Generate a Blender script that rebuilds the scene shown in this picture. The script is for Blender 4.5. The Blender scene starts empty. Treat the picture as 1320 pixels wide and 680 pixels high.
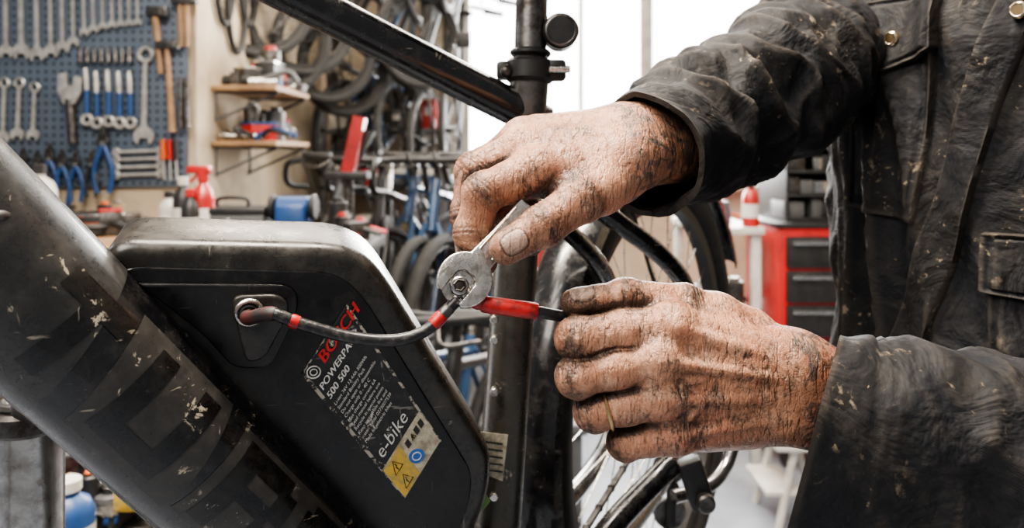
import bpy, bmesh, math, random
import numpy as np
from mathutils import Vector, Matrix, noise
from mathutils.bvhtree import BVHTree
random.seed(7)
F=950.; CZ=1.35; HZ=200.
def W(u,v,d):
    """image pixel (u,v) at an estimated depth d (metres) -> world metres"""
    return Vector(((u-660)/F*d, d, CZ-(v-HZ)/F*d))
V=Vector
# ------------------------------------------------------------------ materials
MC={}
def nt(name):
    m=bpy.data.materials.new(name); m.use_nodes=True
    t=m.node_tree; b=t.nodes['Principled BSDF']
    return m,t,b
def link(t,a,b): t.links.new(a,b)
def noise_node(t,scale,detail=6,rough=.6,vec=None,dist=0):
    n=t.nodes.new('ShaderNodeTexNoise'); n.inputs['Scale'].default_value=scale
    n.inputs['Detail'].default_value=detail; n.inputs['Roughness'].default_value=rough
    n.inputs['Distortion'].default_value=dist
    if vec is not None: link(t,vec,n.inputs['Vector'])
    return n
def ramp(t,src,a,b,ca=(0,0,0,1),cb=(1,1,1,1)):
    r=t.nodes.new('ShaderNodeValToRGB'); e=r.color_ramp.elements
    e[0].position=a; e[1].position=b; e[0].color=ca; e[1].color=cb
    link(t,src,r.inputs[0]); return r
def mix(t,fac,c1,c2,mode='MIX'):
    n=t.nodes.new('ShaderNodeMix'); n.data_type='RGBA'; n.blend_type=mode
    for s,i in ((fac,0),(c1,6),(c2,7)):
        if hasattr(s,'links') or hasattr(s,'is_output'): link(t,s,n.inputs[i])
        elif i==0: n.inputs[0].default_value=s
        else: n.inputs[i].default_value=(*s[:3],1)
    return n.outputs[2]
def math_n(t,op,a,b=None):
    n=t.nodes.new('ShaderNodeMath'); n.operation=op
    for i,s in enumerate((a,b)):
        if s is None: continue
        if isinstance(s,(int,float)): n.inputs[i].default_value=s
        else: link(t,s,n.inputs[i])
    return n.outputs[0]
def bump(t,b,h,strength,dist=.001,prev=None):
    n=t.nodes.new('ShaderNodeBump'); n.inputs['Strength'].default_value=abs(strength); n.invert=strength<0
    n.inputs['Distance'].default_value=dist; link(t,h,n.inputs['Height'])
    if prev is not None: link(t,prev,n.inputs['Normal'])
    link(t,n.outputs[0],b.inputs['Normal']); return n.outputs[0]
def mapping(t,tc,sc,rot=(0,0,0)):
    mp=t.nodes.new('ShaderNodeMapping'); mp.inputs['Scale'].default_value=sc; mp.inputs['Rotation'].default_value=rot; link(t,tc,mp.inputs[0]); return mp.outputs[0]
def M(name,c,r=.5,m=0.,c2=None,ns=12,bp=0,bs=80,coat=0,lo=.4,hi=.62):
    if name in MC: return MC[name]
    mt,t,b=nt(name)
    tc=t.nodes.new('ShaderNodeTexCoord').outputs['Object']
    n=noise_node(t,ns,8,.65,tc)
    c2=c2 or tuple(x*.72 for x in c)
    rp=ramp(t,n.outputs[0],lo,hi)
    link(t,mix(t,rp.outputs[0],c,c2),b.inputs['Base Color'])
    rr=t.nodes.new('ShaderNodeMapRange'); link(t,n.outputs[0],rr.inputs[0])
    rr.inputs[3].default_value=max(0.05,r-.1); rr.inputs[4].default_value=min(1,r+.12)
    link(t,rr.outputs[0],b.inputs['Roughness'])
    b.inputs['Metallic'].default_value=m; b.inputs['Coat Weight'].default_value=coat
    if bp:
        n2=noise_node(t,bs,6,.6,tc); bump(t,b,n2.outputs[0],bp)
    MC[name]=mt; return mt
def scuffed(name,c,chip,r=.35,coat=.0,scale=40,thr=.66,m=0.,dust=(.25,.22,.18),dthr=.62,damt=.3,scr=.5):
    """painted part with chips, fine scratches and dust"""
    if name in MC: return MC[name]
    mt,t,b=nt(name)
    tc=t.nodes.new('ShaderNodeTexCoord').outputs['Object']
    n=noise_node(t,scale,10,.72,tc,.4); big=noise_node(t,scale*.30,3,.5,tc)
    f=math_n(t,'MULTIPLY',ramp(t,n.outputs[0],thr-.02,thr).outputs[0],ramp(t,big.outputs[0],.52,.58).outputs[0])
    dn=noise_node(t,scale*.6,12,.78,tc)
    df=math_n(t,'MULTIPLY',ramp(t,dn.outputs[0],dthr-.14,dthr+.14).outputs[0],damt)
    # scratches: strongly stretched noise
    s1=noise_node(t,60,3,.6,mapping(t,tc,(.25,1,3.2),(0,.7,.3)),.1); s2=noise_node(t,70,3,.6,mapping(t,tc,(3.,1,.3),(0,.3,0)),.1)
    sc=math_n(t,'MAXIMUM',ramp(t,s1.outputs[0],.69,.72).outputs[0],ramp(t,s2.outputs[0],.70,.73).outputs[0])
    c0=mix(t,df,c,dust); c0=mix(t,math_n(t,'MULTIPLY',sc,scr*.6),c0,chip)
    link(t,mix(t,f,c0,chip),b.inputs['Base Color'])
    rr=t.nodes.new('ShaderNodeMapRange'); link(t,dn.outputs[0],rr.inputs[0])
    rr.inputs[1].default_value=.3; rr.inputs[2].default_value=.7
    rr.inputs[3].default_value=max(.05,r-.12); rr.inputs[4].default_value=r+.25
    link(t,rr.outputs[0],b.inputs['Roughness'])
    b.inputs['Metallic'].default_value=m; b.inputs['Coat Weight'].default_value=coat
    fine=noise_node(t,scale*25,3,.6,tc)
    bump(t,b,fine.outputs[0],.12,.0006)
    MC[name]=mt; return mt
black_gloss=scuffed('frame_black_gloss',(.005,.005,.006),(.42,.35,.26),.17,.4,95,.65,damt=.12)
frame_grey=scuffed('frame_satin_grey',(.024,.0235,.023),(.46,.40,.30),.25,.2,80,.630,damt=.20,scr=.9)
graphic=scuffed('decal_black',(.003,.003,.003),(.40,.35,.27),.22,.2,90,.62,damt=.08,scr=.8)
plastic=scuffed('battery_plastic_black',(.0045,.0045,.005),(.16,.145,.13),.30,0,60,.70,damt=.12,scr=.35)
plastic_g=scuffed('battery_plastic_grey',(.021,.019,.0165),(.28,.25,.21),.24,0,60,.69,damt=.24,scr=.7)
label_m=scuffed('label_film',(.009,.009,.010),(.50,.47,.41),.35,0,130,.60,damt=.2)
fgrey=scuffed('faded_graphic_grey',(.032,.030,.028),(.44,.38,.29),.30,0,90,.62,damt=.2,scr=.9)
chrome=M('chrome',(.60,.585,.56),.24,1.,(.30,.28,.26),60,.1,300)
satin=M('satin_tool_chrome',(.56,.55,.52),.38,.55,(.36,.35,.33),30)
steel=M('tool_steel',(.70,.67,.62),.26,1.,(.32,.28,.23),130,.30,500,lo=.46,hi=.64)
dsteel=M('dark_steel',(.16,.155,.15),.42,1.,(.06,.05,.045),60,.2,300)
rubber=M('tire_rubber',(.012,.012,.012),.8,0,(.028,.026,.024),50,.3,200)
blk=M('black_plastic',(.011,.011,.012),.45,0,(.024,.023,.022),40)
seatm=scuffed('seat_tube_paint',(.085,.078,.068),(.40,.34,.27),.26,.2,80,.64,m=.6,damt=.15)
red=M('red_paint',(.48,.02,.018),.35,0,(.32,.015,.014),8,coat=.3); dred=M('dark_red_paint',(.36,.015,.014),.4,0,(.20,.012,.012),8)
redshrink=M('heat_shrink_red',(.44,.020,.018),.36,0,(.09,.010,.010),170,.2,300,lo=.45,hi=.68)
cablem=M('cable_sheath',(.014,.014,.015),.32,0,(.09,.08,.07),220,.2,500,lo=.5,hi=.75)
white=M('white_enamel',(.62,.60,.55),.45,0,(.46,.43,.38),6)
txtw=M('print_white',(.64,.62,.58),.6,0,(.30,.29,.27),240,lo=.54,hi=.66); txtr=M('print_red',(.62,.02,.02),.5,0,(.35,.02,.02),240)
yellow=M('warning_yellow',(.66,.42,.05),.5,0,(.40,.30,.1),200); cream=M('label_cream',(.56,.50,.37),.6,0,(.28,.24,.17),150)
bluep=M('blue_paint',(.018,.065,.20),.4,0,(.014,.05,.15),8); blue2=M('blue_frame_paint',(.03,.075,.15),.3,0,(.02,.05,.11),8,coat=.4)
wood=M('shelf_wood',(.34,.21,.11),.6,0,(.22,.13,.07),14,.1,40); orange=M('orange_handle',(.60,.12,.02),.4)
greyp=M('grey_paint',(.10,.10,.102),.5,0,(.07,.071,.074),6); beige=M('cardboard',(.36,.26,.16),.8,0,(.27,.19,.11),9)
green=M('green_paint',(.20,.36,.09),.45); gold=M('ring_gold',(.75,.55,.30),.25,1.)
# ------------------------------------------------------------------ mesh builder
def frame(z):
    z=V(z).normalized(); x=z.orthogonal().normalized(); return x,z.cross(x),z
class B:
    def __init__(s,Mx=None):
        s.v=[];s.f=[];s.mi=[];s.m=[];s.M=Mx
    def add(s,vs,fs,m):
        o=len(s.v)
        s.v+= [ (s.M@V(p)) if s.M else V(p) for p in vs]
        if m not in s.m: s.m.append(m)
        k=s.m.index(m)
        for f in fs: s.f.append([i+o for i in f]); s.mi.append(k)
    def tube(s,pts,r,m,n=12,closed=False,caps=True):
        pts=[V(p) for p in pts]; N=len(pts)
        rs=list(r) if hasattr(r,'__len__') else [r]*N
        T=[]
        for i in range(N):
            a=pts[(i-1)%N] if (closed or i>0) else pts[0]; b=pts[(i+1)%N] if (closed or i<N-1) else pts[-1]
            T.append((b-a).normalized())
        x=T[0].orthogonal().normalized(); vs=[]
        for i in range(N):
            x=(x-T[i]*x.dot(T[i])).normalized(); y=T[i].cross(x)
            for j in range(n):
                a=2*math.pi*j/n; vs.append(pts[i]+(x*math.cos(a)+y*math.sin(a))*rs[i])
        fs=[]
        for i in range(N if closed else N-1):
            for j in range(n):
                k=(j+1)%n; i2=(i+1)%N
                fs.append([i*n+j,i*n+k,i2*n+k,i2*n+j])
        if caps and not closed:
            fs.append([j for j in range(n)][::-1]); fs.append([(N-1)*n+j for j in range(n)])
        s.add(vs,fs,m)
    def cyl(s,a,b,r,m,n=20,ch=0):
        a=V(a);b=V(b);d=(b-a).normalized()
        if ch: s.tube([a,a+d*ch,b-d*ch,b],[r-ch,r,r,r-ch],m,n)
        else: s.tube([a,b],r,m,n)
    def ring(s,c,ax,R,r,m,n=40,k=8):
        x,y,z=frame(ax); c=V(c)
        s.tube([c+(x*math.cos(2*math.pi*i/n)+y*math.sin(2*math.pi*i/n))*R for i in range(n)],r,m,k,closed=True)
    def sphere(s,c,r,m,sc=(1,1,1),seg=20,rot=None):
        bm=bmesh.new(); bmesh.ops.create_uvsphere(bm,u_segments=seg,v_segments=seg//2+2,radius=r)
        s.bm(bm,m,Matrix.Translation(V(c))@((rot.to_4x4() if rot else Matrix.Identity(4)))@Matrix.Diagonal((*sc,1)))
    def box(s,c,size,m,rot=None,bv=.004,seg=2):
        bm=bmesh.new(); bmesh.ops.create_cube(bm,size=1.)
        for v in bm.verts: v.co=V((v.co.x*size[0],v.co.y*size[1],v.co.z*size[2]))
        bv=min(bv,min(size)*.3)
        if bv>0: bmesh.ops.bevel(bm,geom=bm.edges[:],offset=bv,segments=seg,affect='EDGES',profile=.5)
        s.bm(bm,m,Matrix.Translation(V(c))@(rot.to_4x4() if rot else Matrix.Identity(4)))
    def bm(s,bm,m,Mx=Matrix.Identity(4)):
        bm.verts.ensure_lookup_table(); bm.verts.index_update()
        s.add([Mx@v.co for v in bm.verts],[[v.index for v in f.verts] for f in bm.faces],m); bm.free()
    def prism(s,pts,off,m,bv=0,seg=2):
        """pts : planar 3D outline, extruded by vector off"""
        bm=bmesh.new(); vs=[bm.verts.new(p) for p in pts]; f=bm.faces.new(vs)
        r=bmesh.ops.extrude_face_region(bm,geom=[f])
        for g in r['geom']:
            if isinstance(g,bmesh.types.BMVert): g.co+=V(off)
        bmesh.ops.recalc_face_normals(bm,faces=bm.faces[:])
        if bv:
            es=[e for e in bm.edges if any(len(q.verts)>4 for q in e.link_faces)]
            bmesh.ops.bevel(bm,geom=es,offset=bv,segments=seg,affect='EDGES',profile=.5)
        s.bm(bm,m)
    def obj(s,name,parent=None,smooth=True,ang=38):
        me=bpy.data.meshes.new(name); 
        if not s.v: return None
        arr=np.array([tuple(p) for p in s.v]); c=(arr.max(0)+arr.min(0))/2
        me.from_pydata([tuple(p) for p in (arr-c)],[],s.f); 
        for m in s.m: me.materials.append(m)
        me.polygons.foreach_set('material_index',s.mi)
        me.polygons.foreach_set('use_smooth',[smooth]*len(s.f)); me.update()
        if smooth: me.set_sharp_from_angle(angle=math.radians(ang))
        o=bpy.data.objects.new(name,me); bpy.context.collection.objects.link(o); o.location=c
        if parent: o.parent=parent
        return o
def empty(name):
    o=bpy.data.objects.new(name,None); bpy.context.collection.objects.link(o); o.empty_display_size=.05; return o
def catmull(P,n=8):
    P=[V(p) for p in P]; out=[]
    Q=[P[0]*2-P[1]]+P+[P[-1]*2-P[-2]]
    for i in range(1,len(Q)-2):
        for k in range(n):
            t=k/n; a,b,c,d=Q[i-1],Q[i],Q[i+1],Q[i+2]
            out.append(.5*((2*b)+(c-a)*t+(2*a-5*b+4*c-d)*t*t+(3*b-a-3*c+d)*t**3))
    out.append(P[-1]); return out
def round_poly(pts,rad,n=6):
    out=[]; N=len(pts)
    for i,p in enumerate(pts):
        p=V(p); a=V(pts[i-1]); b=V(pts[(i+1)%N]); r=rad[i] if hasattr(rad,'__len__') else rad
        if r<=0: out.append(p); continue
        r1=min(r,(a-p).length*.45); r2=min(r,(b-p).length*.45)
        s=p+(a-p).normalized()*r1; e=p+(b-p).normalized()*r2
        for k in range(n+1):
            t=k/n; out.append(s*(1-t)**2+p*2*t*(1-t)+e*t*t)
    return out
# ------------------------------------------------------------------ SDF tools (hands)
class Grid:
    def __init__(s,lo,hi,h):
        s.h=h; s.lo=np.array(lo,dtype=np.float32)
        s.n=[int((hi[i]-lo[i])/h)+2 for i in range(3)]
        s.ax=[(lo[i]+h*np.arange(s.n[i])).astype(np.float32) for i in range(3)]
    def new(s): return np.full(s.n,.03,dtype=np.float32)
    def sub(s,pts,m):
        pts=np.array([tuple(p) for p in pts]); lo=pts.min(0)-m; hi=pts.max(0)+m; sl=[]
        for i in range(3):
            a=max(0,int((lo[i]-s.lo[i])/s.h)); b=min(s.n[i],int((hi[i]-s.lo[i])/s.h)+2); sl.append(slice(a,max(a+1,b)))
        X=s.ax[0][sl[0]][:,None,None];Y=s.ax[1][sl[1]][None,:,None];Z=s.ax[2][sl[2]][None,None,:]
        return tuple(sl),X,Y,Z
    def cone(s,f,a,b,ra,rb,k=.004,joints=None,flat=None):
        sl,X,Y,Z=s.sub([a,b],max(ra,rb)+k+.009)
        ax,ay,az=a; dx,dy,dz=[b[i]-a[i] for i in range(3)]; L2=dx*dx+dy*dy+dz*dz+1e-12
        t=np.clip(((X-ax)*dx+(Y-ay)*dy+(Z-az)*dz)/L2,0,1)
        d=np.sqrt((X-ax-t*dx)**2+(Y-ay-t*dy)**2+(Z-az-t*dz)**2)-(ra+(rb-ra)*t)
        if joints:
            for (c,dr,amp,w,bd) in joints:
                qx,qy,qz=X-c[0],Y-c[1],Z-c[2]
                lat=qx*bd[0]+qy*bd[1]+qz*bd[2]
                sv=qx*dr[0]+qy*dr[1]+qz*dr[2]+14.*lat*lat*(1 if amp>0 else -1)
                near=np.exp(-((qx*qx+qy*qy+qz*qz)/(.019**2))**2)
                d=d+abs(amp)*np.exp(-(sv/w)**2)*near
        g=f[sl]; 
        if k>0:
            hh=np.clip(.5+.5*(g-d)/k,0,1); f[sl]=g+(d-g)*hh-k*hh*(1-hh)
        else: f[sl]=np.minimum(g,d)
def smin(a,b,k):
    h=np.clip(.5+.5*(a-b)/k,0,1); return a+(b-a)*h-k*h*(1-h)
def nets(d,lo,h):
    s=d<0; c=np.zeros([n-1 for n in d.shape],np.uint8)
    offs=[(i,j,k) for i in (0,1) for j in (0,1) for k in (0,1)]
    def sh(a,o): return a[o[0]:a.shape[0]-1+o[0],o[1]:a.shape[1]-1+o[1],o[2]:a.shape[2]-1+o[2]]
    for o in offs: c+=sh(s,o)
    act=(c>0)&(c<8); ii=np.argwhere(act); idx=np.full(act.shape,-1,np.int64); idx[act]=np.arange(len(ii))
    vals={o:d[ii[:,0]+o[0],ii[:,1]+o[1],ii[:,2]+o[2]] for o in offs}
    acc=np.zeros((len(ii),3)); cnt=np.zeros(len(ii))
    for a in offs:
        for q in range(3):
            if a[q]==1: continue
            b=list(a); b[q]=1; b=tuple(b); va,vb=vals[a],vals[b]; m=(va<0)!=(vb<0)
            t=np.where(m,va/np.where(m,va-vb,1),0)
            p=np.zeros((len(ii),3)); p[:]=a; p[:,q]+=t
            acc+=p*m[:,None]; cnt+=m
    verts=(ii+acc/cnt[:,None])*h+np.array(lo)
    faces=[]
    for q in range(3):
        r1,r2=(q+1)%3,(q+2)%3
        sa=[slice(None)]*3; sb=[slice(None)]*3; sa[q]=slice(0,-1); sb[q]=slice(1,None)
        A=s[tuple(sa)];Bq=s[tuple(sb)]; e=np.argwhere(A!=Bq)
        ok=(e[:,r1]>0)&(e[:,r2]>0)&(e[:,r1]<d.shape[r1]-1)&(e[:,r2]<d.shape[r2]-1); e=e[ok]
        def cell(o1,o2):
            c=e.copy(); c[:,r1]+=o1; c[:,r2]+=o2; return idx[c[:,0],c[:,1],c[:,2]]
        quad=np.stack([cell(-1,-1),cell(0,-1),cell(0,0),cell(-1,0)],1)
        ins=A[e[:,0],e[:,1],e[:,2]]
        quad[~ins]=quad[~ins][:,::-1]; faces.append(quad)
    return verts,np.concatenate(faces)
def mesh_np(name,verts,faces,mat,parent=None,attr=None,smooth_it=0):
    c=(verts.max(0)+verts.min(0))/2
    me=bpy.data.meshes.new(name); me.from_pydata((verts-c).tolist(),[],faces.tolist())
    me.polygons.foreach_set('use_smooth',[True]*len(faces)); me.materials.append(mat); me.update()
    if attr is not None:
        a=me.color_attributes.new('mask','FLOAT_COLOR','POINT'); a.data.foreach_set('color',attr.astype(np.float32).ravel())
    o=bpy.data.objects.new(name,me); bpy.context.collection.objects.link(o); o.location=c
    if parent: o.parent=parent
    if smooth_it:
        md=o.modifiers.new('s','SMOOTH'); md.factor=.5; md.iterations=smooth_it
    return o
# skin
def skin_mat():
    mt,t,b=nt('skin_greasy'); tc=t.nodes.new('ShaderNodeTexCoord').outputs['Object']
    at=t.nodes.new('ShaderNodeAttribute'); at.attribute_name='mask'
    sp=t.nodes.new('ShaderNodeSeparateColor'); link(t,at.outputs['Color'],sp.inputs[0])
    def iso(scale,width,dist,vec,det=2):
        n=noise_node(t,scale,det,.5,vec,dist); d=math_n(t,'ABSOLUTE',math_n(t,'SUBTRACT',n.outputs[0],.5))
        return ramp(t,d,0,width,(1,1,1,1),(0,0,0,1)).outputs[0]
    vA=mapping(t,tc,(2.0,1,.45),(0,.15,0)); vB=mapping(t,tc,(1.5,1,.6),(0,-.7,0))
    c1=iso(58,.045,.15,vA,3); c2=iso(120,.06,.15,vB,3)
    n1=noise_node(t,28,5,.6,tc); base=mix(t,ramp(t,n1.outputs[0],.36,.62).outputs[0],(.54,.275,.17),(.37,.165,.095))
    n5=noise_node(t,80,5,.6,tc); base=mix(t,math_n(t,'MULTIPLY',ramp(t,n5.outputs[0],.48,.68).outputs[0],.6),base,(.66,.42,.30))
    nr=noise_node(t,22,3,.5,mapping(t,tc,(1,1,1),(1,0,0))); base=mix(t,math_n(t,'MULTIPLY',ramp(t,nr.outputs[0],.54,.70).outputs[0],.45),base,(.49,.17,.105))
    n2=noise_node(t,85,14,.82,tc,.4); n3=noise_node(t,19,4,.6,tc); nf=noise_node(t,420,4,.7,tc)
    g1=math_n(t,'MULTIPLY',ramp(t,n2.outputs[0],.42,.64).outputs[0],ramp(t,n3.outputs[0],.36,.58).outputs[0])
    vor=t.nodes.new('ShaderNodeTexVoronoi'); vor.feature='DISTANCE_TO_EDGE'; vor.inputs['Scale'].default_value=560
    wv=t.nodes.new('ShaderNodeVectorMath'); wv.operation='ADD'
    nn=noise_node(t,90,3,.5,tc); sc=t.nodes.new('ShaderNodeVectorMath'); sc.operation='SCALE'; sc.inputs[3].default_value=.010
    link(t,nn.outputs['Color'],sc.inputs[0]); link(t,tc,wv.inputs[0]); link(t,sc.outputs[0],wv.inputs[1])
    link(t,mapping(t,wv.outputs[0],(.65,1,1)),vor.inputs['Vector'])
    lines=ramp(t,vor.outputs['Distance'],.0,.13,(1,1,1,1),(0,0,0,1))
    gate=ramp(t,n2.outputs[0],.38,.60).outputs[0]; gate2=ramp(t,n3.outputs[0],.38,.58).outputs[0]
    g=math_n(t,'MULTIPLY',g1,.80)
    g=math_n(t,'ADD',g,math_n(t,'MULTIPLY',math_n(t,'MULTIPLY',lines.outputs[0],gate),.42))
    g=math_n(t,'ADD',g,math_n(t,'MULTIPLY',math_n(t,'MULTIPLY',c1,gate),math_n(t,'ADD',math_n(t,'MULTIPLY',gate2,.40),.18)))
    g=math_n(t,'ADD',g,math_n(t,'MULTIPLY',c2,math_n(t,'MULTIPLY',gate,.26)))
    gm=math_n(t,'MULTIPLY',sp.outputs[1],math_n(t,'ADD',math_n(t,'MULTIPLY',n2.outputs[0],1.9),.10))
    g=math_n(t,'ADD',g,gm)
    g=math_n(t,'MULTIPLY',g,ramp(t,nf.outputs[0],.25,.60,(.6,.6,.6,1)).outputs[0])
    inv=math_n(t,'SUBTRACT',1.,math_n(t,'MULTIPLY',sp.outputs[0],.45)); g=math_n(t,'MULTIPLY',g,inv)
    cl=t.nodes.new('ShaderNodeClamp'); link(t,g,cl.inputs[0]); cl.inputs[2].default_value=.93
    c0=mix(t,math_n(t,'MULTIPLY',sp.outputs[0],.8),base,(.42,.30,.24))
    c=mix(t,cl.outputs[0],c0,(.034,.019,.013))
    tn=noise_node(t,44,3,.4,tc,1.6); td=math_n(t,'ABSOLUTE',math_n(t,'SUBTRACT',tn.outputs[0],.5))
    tf=math_n(t,'MULTIPLY',ramp(t,td,.035,.06,(1,1,1,1),(0,0,0,1)).outputs[0],sp.outputs[2])
    tf=math_n(t,'MAXIMUM',tf,math_n(t,'MULTIPLY',sp.outputs[2],.22))
    c=mix(t,math_n(t,'MULTIPLY',tf,.70),c,(.030,.038,.040))
    link(t,c,b.inputs['Base Color'])
    rr=t.nodes.new('ShaderNodeMapRange'); link(t,n2.outputs[0],rr.inputs[0]); rr.inputs[3].default_value=.32; rr.inputs[4].default_value=.54
    link(t,rr.outputs[0],b.inputs['Roughness'])
    b.inputs['Subsurface Weight'].default_value=.07; b.inputs['Subsurface Radius'].default_value=(1,.35,.2); b.inputs['Subsurface Scale'].default_value=.003
    p=bump(t,b,lines.outputs[0],-.30,.0007)
    p=bump(t,b,c1,-.38,.0014,p); p=bump(t,b,c2,-.28,.0008,p)
    n4=noise_node(t,330,4,.6,tc); p=bump(t,b,n4.outputs[0],.30,.0008,p)
    n6=noise_node(t,95,4,.6,mapping(t,tc,(1.4,1,.7)),.4); bump(t,b,n6.outputs[0],.52,.0030,p)
    return mt
skin=skin_mat()
def make_hand(name,fingers,palm,wrist,ridges,spheres,parent,nails,tattoo,h=.0008,kp=.009):
    allp=[p for f in fingers for p in f['p']]+[q for c in palm+wrist for q in c[:2]]
    A=np.array([tuple(p) for p in allp]); g=Grid(A.min(0)-.032,A.max(0)+.032,h)
    P=g.new()
    for a,b,ra,rb in palm: g.cone(P,a,b,ra,rb,.010)
    for a,b,ra,rb in wrist: g.cone(P,a,b,ra,rb,.016)
    for a,b,ra,rb in spheres: g.cone(P,a,b,ra,rb,.006)
    for a,b,ra,rb in ridges: g.cone(P,a,b,ra,rb,.0035)
    tot=P.copy(); jm=[]
    for f in fingers:
        p=f['p']; r=f['r']; Fd=g.new(); js=[]
        for q in (1,2):
            dr=(p[q+1]-p[q-1]).normalized(); e1=(p[q]-p[q-1]).normalized(); e2=(p[q+1]-p[q]).normalized()
            bd=e1.cross(e2); bd=bd.normalized() if bd.length>1e-3 else dr.orthogonal().normalized()
            offs=((-.0060,.0006),(-.0030,.0009),(-.0004,.0009),(.0024,-.0009),(.0052,-.0007)) if q==1 else ((-.0024,.0006),(.0004,.0008),(.003,-.0006))
            for o,am in offs: js.append((p[q]+dr*o,dr,am,.0008,bd))
            jm.append((p[q],dr))
        for i in range(3): 
            g.cone(Fd,p[i],p[i+1],r[i],r[i+1]*(1.02 if i<2 else 1),.003,js)
            if i<2: g.cone(Fd,p[i+1],p[i+1]+V((1e-4,0,0)),r[i+1]*1.09,r[i+1]*1.09,.004,js)
            mid=(p[i]+p[i+1])/2
            if i==0: g.cone(Fd,mid,mid+V((1e-4,0,0)),r[0]*1.0,r[0]*1.0,.006,js)
            if i==2: g.cone(Fd,mid,p[3],r[3]*1.04,r[3]*1.02,.004)
        tot=np.minimum(tot,smin(P,Fd,f.get('k',kp)))
    nl=[]
    for (tip,prev,D,hw,L) in nails:
        a=(tip-prev).normalized(); n=(D-a*D.dot(a)).normalized(); bb=a.cross(n); nl.append((tip,a,n,bb,hw,L))
    vs,fs=nets(tot,g.lo,h)
    # cavity measure from the distance field: closed-in skin is coloured darker, grime plus painted occlusion shade
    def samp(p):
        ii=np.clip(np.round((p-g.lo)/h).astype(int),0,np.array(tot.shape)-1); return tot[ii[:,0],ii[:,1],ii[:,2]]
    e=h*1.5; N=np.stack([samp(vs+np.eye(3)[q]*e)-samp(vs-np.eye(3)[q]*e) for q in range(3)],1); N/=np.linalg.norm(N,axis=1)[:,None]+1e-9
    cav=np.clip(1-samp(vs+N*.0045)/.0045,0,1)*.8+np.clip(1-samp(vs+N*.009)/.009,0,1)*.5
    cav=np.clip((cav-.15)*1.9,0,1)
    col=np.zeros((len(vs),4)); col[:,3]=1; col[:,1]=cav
    for tip,a,n,bb,hw,L in nl:
        q=vs-np.array(tip); sa=q@np.array(a); sn=q@np.array(n); sb=q@np.array(bb)
        x=(sa+L*.30)/(L*.56); y=sb/hw
        rr=np.abs(x)**3+np.abs(y)**3
        inside=1-np.clip((rr-.85)/.3,0,1)
        m=inside*(sn>0.002)*(np.abs(sa)<.03)
        col[:,0]=np.maximum(col[:,0],m)
        edge=np.exp(-((rr-1.15)/.28)**2)*(sn>0.001)*(np.abs(sa)<.03)
        col[:,1]=np.maximum(col[:,1],edge*1.1)
        vs=vs+np.array(n)[None,:]*(m*.0005-edge*.0005)[:,None]
    for c,dr in jm:
        q=vs-np.array(c); sv=q@np.array(dr); dd=np.sqrt((q**2).sum(1))
        col[:,1]=np.maximum(col[:,1],.50*np.exp(-(sv/.006)**2)*(dd<.02))
    for f in fingers:
        q=vs-np.array(f['p'][3]); dd=np.sqrt((q**2).sum(1)); col[:,1]=np.maximum(col[:,1],.64*np.exp(-(dd/.019)**2))
    if tattoo:
        c,ax,s0,s1=tattoo; sv=(vs-np.array(c))@np.array(ax.normalized()); col[:,2]=np.clip((sv-s0)/.004,0,1)*(sv<s1)
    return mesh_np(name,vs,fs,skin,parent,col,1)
# =================================================================== MECHANIC
mech=empty('mechanic')
# left hand (holds the cable), back of hand towards the camera
D=V((0,-1,.12))
LF=[dict(p=[W(866,418,.447),W(744,436,.440),W(738,430,.468),W(766,420,.482)],r=[.0125,.0122,.0105,.0085],k=.006),
    dict(p=[W(848,461,.439),W(744,485,.436),W(748,482,.466),W(785,472,.478)],r=[.0122,.0118,.0105,.0085],k=.006),
    dict(p=[W(850,509,.440),W(766,530,.441),W(770,526,.470),W(804,514,.480)],r=[.0118,.0112,.0100,.0082],k=.006),
    dict(p=[W(868,554,.445),W(806,570,.447),W(808,566,.472),W(836,554,.482)],r=[.0110,.0100,.0088,.0075],k=.006),
    dict(p=[W(965,425,.472),W(882,390,.464),W(806,381,.458),W(740,390,.451)],r=[.0150,.0112,.0102,.0076],k=.008)]
lw=[W(1025,470,.456),W(1025,487,.452),W(1025,506,.452),W(1025,524,.456)]
mc=[f['p'][0] for f in LF[:4]]
palm=[(lw[i],mc[i],.018,.0134) for i in range(4)]
palm+=[(W(960,440,.468),W(880,422,.462),.016,.012),(W(960,540,.466),W(880,556,.462),.018,.013)]
wr=[(W(1020,472,.456),W(1110,505,.462),.0205,.020),(W(1020,522,.456),W(1110,560,.462),.0205,.020)]
rid=[]
for i in range(4):
    rid.append((lw[i]+D*.0165,mc[i]+D*.0140,.0020,.0032))
def vein(pts,off,r=.0019):
    P=[W(*p) for p in pts]
    return [(P[i]+D*off,P[i+1]+D*off,r,r) for i in range(len(P)-1)]
rid+=vein([(1000,470,.454),(950,462,.452),(915,478,.450),(880,482,.447)],.0172)
rid+=vein([(915,478,.450),(895,510,.448),(880,530,.446)],.0164)
rid+=vein([(1010,515,.454),(965,520,.453),(915,515,.450),(895,510,.448)],.0170)
rid+=vein([(950,462,.452),(915,435,.452),(885,438,.450)],.0166)
sph=[(mc[i]+D*.0046,mc[i]+D*.0048,.0130-.0010*(i==3),.0130) for i in range(4)]
nailsL=[(LF[4]['p'][3],LF[4]['p'][2],V((0.05,-.50,.86)),.0062,.0135)]
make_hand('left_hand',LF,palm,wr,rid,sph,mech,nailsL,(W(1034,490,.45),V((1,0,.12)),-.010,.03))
b=B(); q=LF[2]['p']; c=q[0].lerp(q[1],.80); b.ring(c,q[1]-q[0],.0124,.0012,gold,48,8); b.obj('finger_ring',mech)
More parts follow.
